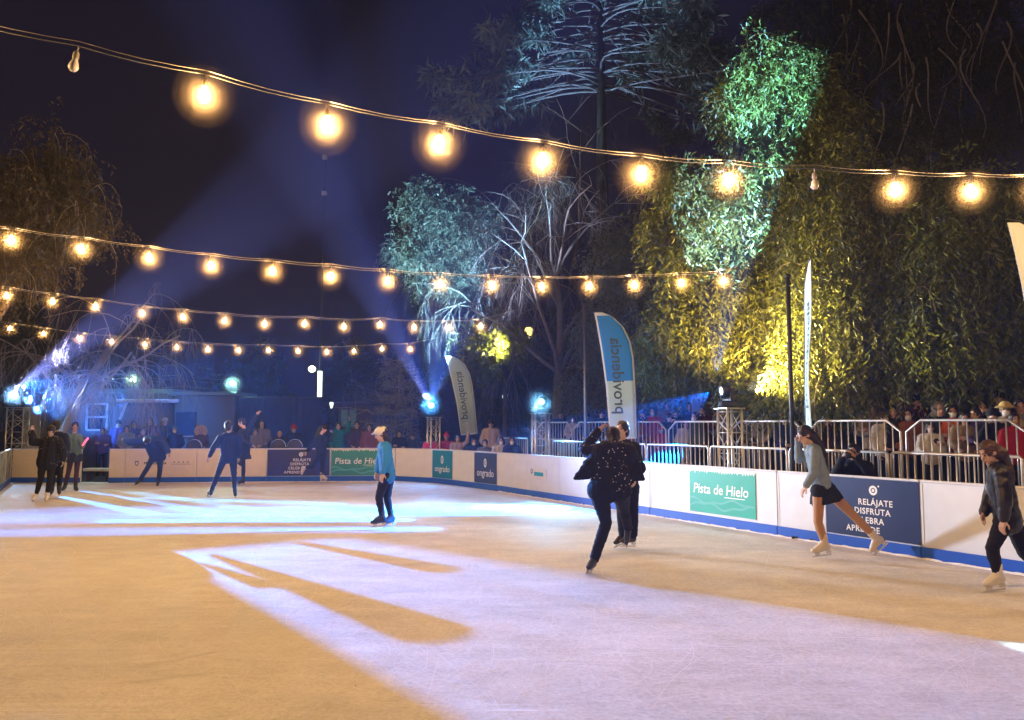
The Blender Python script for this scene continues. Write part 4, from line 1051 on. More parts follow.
def hand(mb, w, d, palm_n, k=1.0, curl=.35, thumb_side=1, fr=.0095):
    """palm, four unequal two-jointed fingers and a thumb leaving the side of the palm"""
    d = d.normalized(); pn = palm_n - d * palm_n.dot(d); pn = pn.normalized() if pn.length > 1e-4 else frame_of(d)[0]; s = d.cross(pn).normalized()
    for j in (-.026, -.008, .010, .026): mb.cap(w + d * .01 * k + s * j * .7 * k, w + d * .085 * k + s * j * k, .016 * k, .0145 * k, 7)
    for j, L in ((-.031, .060), (-.010, .078), (.011, .082), (.031, .070)):
        a = w + d * .085 * k + s * j * k; spread = s * j * .9
        d1 = (d * math.cos(curl) + pn * math.sin(curl) + spread).normalized(); b = a + d1 * L * .5 * k
        d2 = (d * math.cos(curl * 2.2) + pn * math.sin(curl * 2.2) + spread).normalized(); c = b + d2 * L * .5 * k
        mb.cap(a, b, fr * k, fr * .95 * k, 6); mb.cap(b, c, fr * .95 * k, fr * .85 * k, 6)
    a = w + d * .025 * k + s * (.03 * thumb_side) * k; b = a + (d * .7 + s * .8 * thumb_side + pn * .25).normalized() * .042 * k; c = b + (d * .95 + s * .3 * thumb_side + pn * .3).normalized() * .034 * k
    mb.cap(w + d * .015 * k + s * .012 * thumb_side * k, a, .015 * k, .013 * k, 6); mb.cap(a, b, .012 * k, .011 * k, 6); mb.cap(b, c, .011 * k, .009 * k, 6)

def head_frame(up, face):
    u = up.normalized(); f = face - u * face.dot(u); f.normalize(); r = f.cross(u).normalized(); return r, f, u
def head_prims(mb, c, r, f, u, k):
    mb.ell(c + u * .02 * k - f * .008 * k, (r * .074 * k, f * .094 * k, u * .098 * k))
    mb.ell(c - u * .045 * k + f * .022 * k, (r * .056 * k, f * .064 * k, u * .070 * k))
    mb.cap(c + f * .082 * k + u * .012 * k, c + f * .104 * k - u * .022 * k, .009 * k, .015 * k, 6)      # nose
    mb.ell(c + f * .075 * k - u * .058 * k, (r * .024 * k, f * .016 * k, u * .013 * k), 8, 6)             # lips
    mb.ell(c + f * .07 * k - u * .095 * k, (r * .022 * k, f * .02 * k, u * .018 * k), 8, 6)             # chin
    for s in (-1, 1): mb.ell(c + r * (.076 * s) * k - f * .004 * k, (r * .012 * k, f * .022 * k, u * .033 * k), 8, 6)
def face_parts(c, r, f, u, k, parent, o):
    mb = MB()
    for s in (-1, 1):
        mb.ell(c + f * .082 * k + r * (.031 * s) * k + u * .008 * k - o, (r * .013 * k, f * .008 * k, u * .008 * k), 8, 6)
        mb.bar(c + f * .090 * k + r * (.016 * s) * k + u * .030 * k - o, c + f * .080 * k + r * (.050 * s) * k + u * .032 * k - o, .007 * k)
    mb.build('eyes', EYE, parent)
    MB().ell(c + f * .089 * k - u * .058 * k - o, (r * .022 * k, f * .006 * k, u * .009 * k), 8, 6).build('lips', LIP, parent)
def hair_cap(mb, c, r, f, u, k, g=.012):
    mb.ell(c + u * .032 * k - f * .022 * k, (r * (.079 + g) * k, f * (.090 + g) * k, u * (.092 + g) * k))
    mb.ell(c - u * .02 * k - f * .05 * k, (r * (.074 + g) * k, f * (.058 + g) * k, u * (.085 + g) * k))

class J_: pass
def skate(ank, knee, toe, parent, o, boot, k=1.0, vox=.012, blade=True):
    up = (knee - ank).normalized(); t = toe - ank; t = t - up * t.dot(up); t.normalize()
    if abs(up.z) > .75: # near upright: keep the sole level
        t = Vector((t.x, t.y, t.z * .5)).normalized(); up = (up - t * up.dot(t)).normalized()
    heel = ank - up * .070 * k - t * .035 * k; ball = ank - up * .078 * k + t * .13 * k; tip = ank - up * .078 * k + t * .185 * k
    mb = MB(); mb.cap(ank + up * .10 * k, ank, .058 * k, .052 * k); mb.cap(ank, heel + up * .02 * k, .052 * k, .042 * k); mb.cap(ank, ball + up * .012 * k, .05 * k, .043 * k); mb.cap(heel, ball, .036 * k, .041 * k); mb.cap(ball, tip, .041 * k, .030 * k)
    mb.v = [tuple(Vector(v) - o) for v in mb.v]
    b = link_mesh('boot', remesh_of(mb, 'boot', boot, vox, 2), parent)
    if blade:
        s = t.cross(up).normalized(); bl = MB(); z0 = -.075 * k
        for q0, L in ((heel, .05), (ball, .05)): bl.bar(q0 - up * .035 * k - o, q0 - up * .072 * k - o, .022, .06, up=t)
        a = heel - up * .082 * k - t * .035 * k - o; c = tip - up * .074 * k + t * .02 * k - o
        bl.bar(a, c, .008, .03, up=s) if False else bl.add([a + s * .004, a - s * .004, c - s * .004, c + s * .004, a + s * .004 - up * .022, a - s * .004 - up * .022, c - s * .004 - up * .012, c + s * .004 - up * .012], [(0, 1, 2, 3), (7, 6, 5, 4), (0, 4, 5, 1), (1, 5, 6, 2), (2, 6, 7, 3), (3, 7, 4, 0)])
        bl.build('blade', BLADE, b)
    return heel

def skater(label, Y, pts, face, top, bottom, hair, boots, skin=0, k=1.0, vox=.012, tights=None, flare=0.0, hem=.06, skirt=None, topr=.022, sequins=0, longhair=None, cap=None, bare_waist=False, curl=.35, thick=1.0, collar=None, extras=None, fold=.008, hairf=.010, bk=.92):
    p = {n: P(v[0], v[1], Y + (v[2] if len(v) > 2 else 0)) for n, v in pts.items()}
    foot = min((p['aL'], p['aR']), key=lambda q: q.z)
    o = Vector((foot.x, foot.y, 0)); t = thing('person', label, 'person', o, 0, 'skaters on the ice')
    nb = (p['sL'] + p['sR']) / 2; pc = (p['hL'] + p['hR']) / 2; ax = (p['sR'] - p['sL']); ax = ax.normalized() if ax.length > .02 else Vector((0, 1, 0))
    r, f, u = head_frame(p['head'] - p['neck'], Vector(face)); h = p['head']
    sk = SKIN[skin]; T = thick
    def sh(mb): mb.v = [tuple(Vector(v) - o) for v in mb.v]; return mb
    # body
    mb = MB(); head_prims(mb, h, r, f, u, k); mb.cap(p['neck'] - (h - p['neck']).normalized() * .03, h - u * .05 * k - f * .015, .054 * k, .050 * k)
    mb.cap(nb.lerp(p['neck'], .3), p['neck'], .07 * k, .055 * k)
    for s in (-1, 1): mb.cap(nb + ax * .065 * s * k, pc + ax * .055 * s * k, .085 * k * T, .095 * k * T)
    mb.cap(p['sL'], p['sR'], .055 * k); mb.cap(p['hL'], p['hR'], .095 * k * T)
    for s in 'LR':
        mb.cap(p['s' + s], p['e' + s], .047 * k, .038 * k); mb.cap(p['e' + s], p['w' + s], .039 * k, .026 * k)
        mb.cap(p['h' + s], p['k' + s], .082 * k * T, .054 * k); kn, an = p['k' + s], p['a' + s]
        mb.cap(kn, kn.lerp(an, .35), .052 * k, .056 * k); mb.cap(kn.lerp(an, .35), an, .055 * k, .036 * k)
        d = p.get('d' + s); d = (d - p['w' + s]) if d is not None else (p['w' + s] - p['e' + s])
        hand(mb, p['w' + s], d, (pc - p['w' + s]) + Vector((0, -.2, 0)), k, curl, 1 if s == 'L' else -1, fr=max(.0095, vox * .85))
    me = remesh_of(sh(mb), 'body', sk, vox, 2)
    body = link_mesh('body', me, t)
    if vox < .0145: face_parts(h, r, f, u, k, body, o)
    # top
    e = topr; mb = MB()
    low = pc + (pc - nb).normalized() * hem
    if bare_waist: low = nb.lerp(pc, .78)
    for s in (-1, 1): mb.cap(nb + ax * .065 * s * k, low + ax * .062 * s * k, (.085 + e) * k * T, (.092 + e * 1.25) * k * T)
    mb.cap(p['sL'], p['sR'], (.058 + e * .8) * k); mb.cap(nb, p['neck'].lerp(nb, .35), .08 * k, .066 * k)
    if collar: mb.cap(nb, p['neck'], .085 * k, .074 * k)
    for s in 'LR':
        el = p['e' + s]; mb.cap(p['s' + s], el, (.05 + e) * k, (.042 + e) * k); mb.cap(el, el.lerp(p['w' + s], .93), (.042 + e) * k, (.032 + e * .8) * k)
    topo = link_mesh('jacket', remesh_of(sh(mb), 'jacket', top, vox, 3, fold * 1.2, .09), t)
    if sequins:
        R = random.Random(5); mbq = MB(); vv = [v for v in topo.data.vertices]
        for i in range(sequins):
            v = R.choice(vv); rr = R.uniform(.0035, .0075); mbq.ell(v.co + v.normal * .003, (Vector((rr, 0, 0)), Vector((0, rr, 0)), Vector((0, 0, rr))), 6, 4)
        mbq.build('sequins', mat('sequin_silver', (.8, .8, .78), .15, .05, metal=.3), topo)
    # bottom
    if skirt:
        mb = MB(); axs = (nb - pc).normalized(); dn = -axs; A = pc + axs * .09
        prof = [(.125 * T, 0.0), (.155 * T, .08), (.185 * T, .16), (.205 * T, skirt), (.02, skirt + .012)]
        mb.lathe([(a * k, b * k) for a, b in prof], A, dn, 28)
        vs = []
        for v in mb.v:
            v = Vector(v); q = v - A; hh = q.dot(dn); rad = q - dn * hh
            an = math.atan2(rad.dot(frame_of(dn)[0]), rad.dot(frame_of(dn)[1])); vs.append(tuple(A + dn * hh + rad * (1 + .10 * math.sin(an * 7) * min(1, hh / .2)) - o))
        mb.v = vs; mb.cap(p['hL'] - o, p['hR'] - o, .112 * k * T); link_mesh('skirt', remesh_of(mb, 'skirt', bottom, vox, 2), t)
        mb = MB()
        for s in 'LR':
            kn, an = p['k' + s], p['a' + s]; mb.cap(p['h' + s], kn, .086 * k * T, .058 * k); mb.cap(kn, kn.lerp(an, .35), .056 * k, .060 * k); mb.cap(kn.lerp(an, .35), an, .059 * k, .040 * k)
        link_mesh('tights', remesh_of(sh(mb), 'tights', tights or bottom, vox, 3), t)
    else:
        mb = MB(); mb.cap(p['hL'], p['hR'], .108 * k * T); mb.cap(pc, pc + (nb - pc).normalized() * .08, .115 * k * T, .105 * k * T)
        for s in 'LR':
            kn, an = p['k' + s], p['a' + s]; mb.cap(p['h' + s], kn, .098 * k * T, (.064 + flare * .4) * k); mb.cap(kn, kn.lerp(an, .4), (.064 + flare * .4) * k, (.062 + flare * .6) * k); mb.cap(kn.lerp(an, .4), an.lerp(kn, .05), (.060 + flare * .6) * k, (.047 + flare) * k)
        link_mesh('trousers', remesh_of(sh(mb), 'trousers', bottom, vox, 3, fold, .08), t)
    for s in 'LR': skate(p['a' + s], p['k' + s], p['t' + s], t, o, boots, k * bk, min(vox, .012))
    # hair
    if hair:
        mb = MB(); hair_cap(mb, h, r, f, u, k)
        if longhair:
            q = [P(a, b, Y + (c if len(v_) > 2 else 0)) for v_ in longhair for a, b, c in [tuple(v_) + (0,) * (3 - len(v_))]]
            rr = [.07, .068, .06, .045, .025]
            for i in range(len(q) - 1): mb.cap(q[i], q[i + 1], rr[min(i, 4)] * k, rr[min(i + 1, 4)] * k)
        link_mesh('hair', remesh_of(sh(mb), 'hair', hair, min(vox, .012), 2, hairf, .035), t)
    if cap:
        mb = MB(); mb.ell(h + u * .045 * k - f * .012 * k, (r * .098 * k, f * .112 * k, u * .085 * k)); 
        if len(cap) > 1: mb.ell(h + u * .05 * k + f * .10 * k, (r * .07 * k, f * .06 * k, u * .014 * k))
        link_mesh('cap', remesh_of(sh(mb), 'cap', cap[0], min(vox, .012), 1), t)
    if extras: extras(t, p, o, r, f, u)
    return t

# woman in the grey jacket, gliding with one leg behind her
GREYJ = cloth('grey_blue', (.20, .27, .34)); TAN = mat('tights_tan', (.42, .22, .10), .55, .08, 10)
skater('skater in a grey-blue jacket and black skirt gliding past the large navy banner', 10.5,
  dict(head=(805, 435.5), neck=(811, 446), sL=(815, 452, -.17), sR=(811, 451, .17), eL=(814, 473, -.25), eR=(799, 459, .2), wL=(806, 486, -.22), wR=(798, 441, .14), dL=(802, 492, -.2), dR=(799, 434, .08),
       hL=(819, 491, -.08), hR=(828, 490, .09), kL=(818, 522, -.08), kR=(853, 515, .12), aL=(824.5, 543, -.08), aR=(876, 538, .14), tL=(812, 551, -.10), tR=(884, 548, .15)),
  (-1, -.12, .02), GREYJ, BLACK, HAIRD, CRB, skin=2, vox=.009, tights=TAN, skirt=.24, hem=-.10, longhair=[(812, 436), (818, 444), (822, 455), (825, 466)], topr=.02)

# skater in the leather jacket at the edge
LEATHER = mat('leather_black', (.010, .010, .012), .42, .25, 9, bump=.5, spec=.5)
skater('skater in a black leather jacket and white skates with long curly brown hair', 8.4,
  dict(head=(989, 453), neck=(996, 466), sL=(1001, 474, -.2), sR=(996, 473, .18), eL=(1005, 500, -.28), eR=(990, 497, .2), wL=(1004, 519, -.26), wR=(984, 513, .1), dL=(1002, 527, -.25),
       hL=(1004, 522, -.1), hR=(1012, 521, .1), kL=(992, 548, -.12), kR=(1024, 553, .12), aL=(998, 574.5, -.1), aR=(1046, 573, .2), tL=(986, 586, -.12), tR=(1052, 585, .2)),
  (-1, -.15, -.05), LEATHER, BLACK, HAIRB, WHB, skin=2, vox=.009, hem=.0, longhair=[(993, 449), (1001, 453, -.04), (1005, 463, .03), (1010, 472), (1013, 480)], topr=.03, collar=True, hairf=.014)

# bending skater in the sequinned jacket, seen from behind
def h_extra(t, p, o, r, f, u):
    # flared bolero tails
    mb = MB()
    for pts in (((601, 452), (575, 478), (596, 474)), ((628, 452), (643, 479), (626, 476))):
        a, b, c = [P(x, y, 9.35) - o for x, y in pts]; mb.cap(a, b, .09, .025); mb.cap(a, c, .11, .07); mb.cap(c, b, .06, .025); mb.cap(a.lerp(b, .5), c, .07, .06)
    link_mesh('jacket_tails', remesh_of(mb, 'jacket_tails', BLACK, .011, 2, .01, .06), t)
skater('bending skater in a sequinned black jacket seen from behind with a bare strip of back', 9.35,
  dict(head=(612, 438, .22), neck=(612, 447, .14), sL=(597, 453, .04), sR=(629, 454, .04), eL=(585, 449, .12), eR=(640, 468, .1), wL=(598, 431, .25), wR=(632, 474, .3), dL=(606, 424, .28), dR=(625, 472, .34),
       hL=(599, 490, -.02), hR=(620, 490, .02), kL=(606, 523, .0), kR=(624, 509, .36), aL=(594, 560, -.02), aR=(628, 528, .62), tL=(587, 571, -.16), tR=(626, 541, .55)),
  (-.25, 1, -.35), BLACK, BLACK, HAIRD, DKB, skin=2, vox=.010, bare_waist=True, sequins=300, thick=1.32, flare=.012, topr=.034, hem=0, longhair=[(613, 438, .16), (615, 446, .06), (616, 452, -.02)], extras=h_extra)
# partner just behind her
skater('skater in black flared trousers half hidden behind the bending skater', 11.1,
  dict(head=(622, 430, .0), neck=(622, 440), sL=(609, 447), sR=(635, 447), eL=(604, 464, -.1), eR=(639, 463, .05), wL=(611, 476, -.25), wR=(636, 478, -.1),
       hL=(620, 487), hR=(632, 487), kL=(622, 513, -.08), kR=(633, 513), aL=(624, 534, .1), aR=(632, 535), tL=(612, 542, -.05), tR=(618, 544, -.1)),
  (-.6, -.8, 0), BLACK, BLACK, HAIRD, mat('boot_brownblack', (.04, .03, .025), .4, .1), skin=2, vox=.011, flare=.03)
# woman in the blue top
SKYC = cloth('sky_blue', (.035, .26, .72))
skater('skater in a sky blue top, white cap and black leggings on the ice', 13.15,
  dict(head=(381, 434), neck=(384, 442), sL=(386, 448, -.17), sR=(383, 447, .16), eL=(386, 463, -.24), eR=(379, 461, .18), wL=(383, 473, -.28), wR=(377, 472, .1),
       hL=(386, 475, -.08), hR=(389, 475, .08), kL=(379, 497, -.12), kR=(387, 498, .1), aL=(382, 516.5, -.1), aR=(391, 516.5, .1), tL=(371, 522, -.15), tR=(385, 523, .0)),
  (-1, -.25, .02), SKYC, BLACK, HAIRD, DKB, skin=2, vox=.012, hem=.02, thick=1.06, cap=(mat('cap_white', (.75, .75, .75), .7, .05), 1), topr=.018, longhair=[(386, 436), (388, 443), (389, 448)])
# far group on the left
def mirror_hand(*a): pass
JKT = cloth('blackblue', (.013, .014, .02)); DENIM = cloth('denim', (.10, .17, .20))
skater('skater in a sequinned black jacket waving one hand beside the left boards', 18.0,
  dict(head=(51, 431, -.12), neck=(51, 438), sL=(42, 442), sR=(59, 442), eL=(33.5, 442, -.05), eR=(63, 451), wL=(31.5, 432, -.1), wR=(63, 460), dL=(31.5, 427, -.12),
       hL=(43, 461), hR=(52, 461), kL=(40.5, 479, -.05), kR=(50, 480), aL=(36.5, 494, .1), aR=(47, 495.5), tL=(33, 499, -.1), tR=(45.5, 502, -.25)),
  (.35, -1, -.1), JKT, BLACK, HAIRD, WHB, skin=2, vox=.015, sequins=70, hem=.04, topr=.05, thick=1.1)
skater('dark skater looking over the shoulder of the waving skater', 18.9,
  dict(head=(57, 425.5), neck=(57, 432), sL=(49, 436), sR=(65, 436), eL=(47, 446), eR=(67.5, 446), wL=(49, 455, -.1), wR=(66.5, 456),
       hL=(53, 456), hR=(61, 456), kL=(53, 474), kR=(60, 474), aL=(52, 489.5), aR=(59, 489.5), tL=(50, 493, -.25), tR=(60, 493.5, -.25)),
  (-.2, .9, 0), NAVYC, BLACK, HAIRD, DKB, skin=0, vox=.016, topr=.03)
skater('skater in a denim jacket and dark shorts holding a pink glow stick', 20.9,
  dict(head=(75, 426.5), neck=(74.5, 433), sL=(68, 437), sR=(80, 437), eL=(66.5, 446), eR=(83, 445, -.1), wL=(69, 453), wR=(82.5, 447.5, -.35), dR=(84, 445, -.42),
       hL=(71.5, 456), hR=(78, 456), kL=(68.5, 472), kR=(76.5, 472), aL=(65, 486), aR=(75.5, 486.5), tL=(62, 489, -.2), tR=(79, 490, -.2)),
  (.5, -.8, 0), DENIM, NAVYC, HAIRD, DKB, skin=1, vox=.016, skirt=.24, tights=mat('tights_plum', (.05, .02, .045), .6, .1), hem=.0)
a_, b_ = P(82.5, 445.5, 20.45), P(88, 438, 20.4)
tag(MB().tube([a_, a_.lerp(b_, .25)], .018, 8).tube([a_.lerp(b_, .25), b_], .022, 8).build('glow_stick', mat('glow_pink', (1, .12, .25), .4, 0, 1, emit=2.2, ecol=(1, .10, .22))), 'pink glow stick held by the skater in denim', 'glow stick')
skater('skater in loose dark blue clothes bowing forward with arms spread before the shield board', 22.5,
  dict(head=(147, 441, -.45), neck=(149, 441, -.28), sL=(139, 441, -.12), sR=(161, 440, -.12), eL=(130, 442, -.05), eR=(165, 446, -.12), wL=(125, 440, .05), wR=(168, 452, -.15),
       hL=(154, 454.5, .08), hR=(160, 454.5, .1), kL=(148, 467, -.05), kR=(160, 468.5, -.05), aL=(140, 480, .1), aR=(158.5, 481, .1), tL=(137, 483, -.05), tR=(157, 485, -.15)),
  (-.1, -1, -.5), NAVYC, NAVYC, HAIRD, DKB, skin=0, vox=.016, topr=.06, flare=.01, hem=.06)
skater('dark skater with legs apart seen from behind under the kiosk roof lamp', 19.0,
  dict(head=(229, 426), neck=(229.5, 433), sL=(220.5, 437), sR=(238, 437), eL=(214, 447), eR=(240.5, 448), wL=(209.5, 456), wR=(239, 457, .1), hL=(224.5, 457), hR=(233, 457), kL=(217.5, 475), kR=(234, 476), aL=(211.5, 491), aR=(235, 492), tL=(207, 495.5, .12), tR=(236, 497, .2)),
  (.25, 1, 0), NAVYC, NAVYC, HAIRD, DKB, skin=1, vox=.015, hem=.03, topr=.03, thick=1.05)
skater('skater in a dark skirt raising one arm high beside the man seen from behind', 22.6,
  dict(head=(241.5, 422.5), neck=(244, 429), sL=(240.5, 432.5, -.1), sR=(248, 431, .1), eL=(243.5, 441, -.2), eR=(252.5, 422, .1), wL=(251.5, 445, -.2), wR=(257, 415, .1), hL=(242, 453), hR=(246, 453), kL=(243.5, 467, -.05), kR=(241, 464, -.3), aL=(243, 479.5), aR=(236, 460, .2), tL=(239, 483, -.1), tR=(234, 466, .2)),
  (-1, -.3, .1), NAVYC, NAVYC, HAIRD, DKB, skin=2, vox=.016, skirt=.26, tights=NAVYC, hem=0)
skater('skater in black with cream skates and one leg bent back', 23.4,
  dict(head=(324, 428.5), neck=(321, 435), sL=(318, 438, -.1), sR=(324.5, 438, .15), eL=(312, 446, -.15), eR=(330, 440, .15), wL=(307, 451, -.05), wR=(332, 433, .1), dL=(304.5, 455), dR=(331, 429.5),
       hL=(319.5, 456, .08), hR=(322.5, 456, -.08), kL=(313, 466, -.1), kR=(322.5, 466.5, -.1), aL=(304, 468, .1), aR=(322, 475.5, -.05), tL=(300, 478, .1), tR=(329, 480.5, -.12)),
  (1, -.3, -.05), JKT, BLACK, HAIRD, CRB, skin=2, vox=.016, cap=(BLACK,), hem=.03, topr=.03, longhair=[(321, 428), (318, 434), (316, 440)])
# ------------------------------------------------------------------ spectators: a few poses, copied with their own clothes
def spectator_template(pose, k=1.0):
    """local coordinates, facing -Y, standing 1.68 m"""
    V3 = Vector; sx = .175
    j = dict(neck=V3((0, .01, 1.43)), head=V3((0, -.02, 1.565)), nb=V3((0, .02, 1.36)), pc=V3((0, .02, .93)))
    arms = {}
    for s in (-1, 1):
        S = V3((sx * s, .02, 1.36))
        if pose == 'down': e = V3((.24 * s, .04, 1.09)); w = V3((.22 * s, -.06, .86))
        elif pose == 'pocket': e = V3((.27 * s, .06, 1.10)); w = V3((.16 * s, -.10, .94))
        elif pose == 'fold': e = V3((.24 * s, -.05, 1.10)); w = V3((-.06 * s, -.20, 1.12 + .03 * s))
        elif pose == 'phone': e = V3((.22 * s, -.14, 1.16)); w = V3((.06 * s, -.28, 1.44))
        elif pose == 'rail': e = V3((.24 * s, -.08, 1.11)); w = V3((.17 * s, -.30, 1.02))
        elif pose == 'raise':
            e, w = (V3((.30, -.06, 1.46)), V3((.33, -.12, 1.72))) if s > 0 else (V3((-.24, .0, 1.09)), V3((-.20, -.14, .92)))
        elif pose == 'camera': e = V3((.26 * s, -.10, 1.22)); w = V3((.09 * s, -.24, 1.50))
        arms[s] = (S, e, w)
    body = MB(); r, f, u = head_frame(V3((0, 0, 1)), V3((0, -1, -.08))); h = j['head']; head_prims(body, h, r, f, u, 1)
    body.cap(j['neck'] - V3((0, 0, .04)), h - u * .05, .056, .05); body.cap(j['nb'], j['neck'], .07, .055)
    top = MB(); e_ = .03
    for s in (-1, 1):
        body.cap(V3((.065 * s, .02, 1.34)), V3((.055 * s, .02, .95)), .085, .092); S, e, w = arms[s]
        body.cap(S, e, .046, .038); body.cap(e, w, .038, .026); hand(body, w, (w - e), V3((-s, -.2, 0)), 1, .5, s, fr=.012)
        body.cap(V3((.09 * s, .02, .90)), V3((.10 * s, 0, .48)), .08, .054); body.cap(V3((.10 * s, 0, .48)), V3((.11 * s, .03, .10)), .056, .036); body.cap(V3((.11 * s, .05, .045)), V3((.12 * s, -.13, .035)), .04, .034)
        top.cap(V3((.065 * s, .02, 1.34)), V3((.066 * s, .02, .88)), .088 + e_, .105 + e_); top.cap(S, e, .05 + e_, .044 + e_); top.cap(e, e.lerp(w, .92), .044 + e_, .034 + e_ * .8)
    top.cap(arms[-1][0], arms[1][0], .056 + e_); top.cap(j['nb'], j['neck'] - V3((0, 0, .02)), .088, .078)
    tr = MB(); tr.cap(V3((-.08, .02, .91)), V3((.08, .02, .91)), .112)
    for s in (-1, 1): tr.cap(V3((.09 * s, .02, .90)), V3((.10 * s, 0, .48)), .10, .068); tr.cap(V3((.10 * s, 0, .48)), V3((.11 * s, .03, .10)), .068, .056)
    sh_ = MB()
    for s in (-1, 1): sh_.cap(V3((.11 * s, .05, .05)), V3((.12 * s, -.14, .04)), .048, .042)
    hr = MB(); hair_cap(hr, h, r, f, u, 1)
    return dict(body=remesh_of(body, 'body', SKIN[0], .015, 2), jacket=remesh_of(top, 'jacket', BLACK, .018, 3, .012, .09), trousers=remesh_of(tr, 'trousers', BLACK, .018, 2, .006, .08), shoe=remesh_of(sh_, 'shoe', BLACK, .02, 1), hair=remesh_of(hr, 'hair', HAIRD, .014, 2, .008, .03))
TPL = {p: spectator_template(p) for p in ('down', 'pocket', 'fold', 'phone', 'rail', 'raise', 'camera')}
_h = Vector((0, -.02, 1.565)); _r, _f, _u = head_frame(Vector((0, 0, 1)), Vector((0, -1, -.08)))
def _m(fn, n, m, vx=.012, fold=0, sc=.03):
    mb = MB(); fn(mb); return remesh_of(mb, n, m, vx, 2, fold, sc)
LONG = _m(lambda b: (hair_cap(b, _h, _r, _f, _u, 1), [b.cap(_h + Vector((.055 * s, .05, .02)), _h + Vector((.085 * s, .06, -.26)), .05, .035) for s in (-1, 1)], b.cap(_h + Vector((0, .07, 0)), _h + Vector((0, .10, -.27)), .07, .055)), 'hair', HAIRD, .014, .008)
BEANIE = _m(lambda b: (b.ell(_h + Vector((0, .015, .055)), (_r * .100, _f * .112, _u * .095)), b.lathe([(.10, -.02), (.108, 0), (.108, .035), (.10, .05)], _h + Vector((0, .012, .03)), n=16), b.ell(_h + Vector((0, .02, .165)), (_r * .032, _f * .032, _u * .03))), 'beanie', BLACK, .012, .004, .02)
CAPM = _m(lambda b: (b.ell(_h + Vector((0, .012, .05)), (_r * .094, _f * .108, _u * .082)), b.ell(_h + Vector((0, -.10, .055)), (_r * .07, _f * .07, _u * .014))), 'cap', BLACK, .012)
HATM = _m(lambda b: (b.ell(_h + Vector((0, .012, .06)), (_r * .10, _f * .112, _u * .09)), b.lathe([(.10, .0), (.17, -.025), (.175, -.012), (.10, .018)], _h + Vector((0, .01, .055)), n=20)), 'brimmed_hat', BLACK, .012)
HOOD = _m(lambda b: (b.ell(_h + Vector((0, .05, .02)), (_r * .125, _f * .11, _u * .135)), b.ell(_h + Vector((0, .09, -.10)), (_r * .13, _f * .11, _u * .12))), 'hood', BLACK, .016, .008, .05)
FURH = _m(lambda b: [b.ell(_h + Vector((.165 * math.cos(a), .02 + random.gauss(0, .01), -.01 + .18 * math.sin(a))), (_r * random.uniform(.05, .065), _f * .06, _u * random.uniform(.05, .065)), 8, 6) for a in [2 * PI * i / 16 for i in range(16)]] + [b.ell(_h + Vector((0, .09, .0)), (_r * .15, _f * .10, _u * .17))], 'fur_hood', BLACK, .014, .012, .02)
def _mask(b): b.ell(_h + Vector((0, -.066, -.055)), (_r * .056, _f * .05, _u * .052))
MASKM = _m(_mask, 'face_mask', mat('mask_white', (.75, .76, .78), .7, .03), .01)
PHONE = MB().box((0, -.30, 1.49), (.15, .012, .075), bev=.004).mesh('phone', BLK)
EYES = None
_pe = thing('tmp', 'x', 'x'); face_parts(_h, _r, _f, _u, 1, _pe, Vector((0, 0, 0)))
FEYES, FLIPS = [c.data for c in _pe.children]
for c in list(_pe.children): bpy.data.objects.remove(c)
bpy.data.objects.remove(_pe)

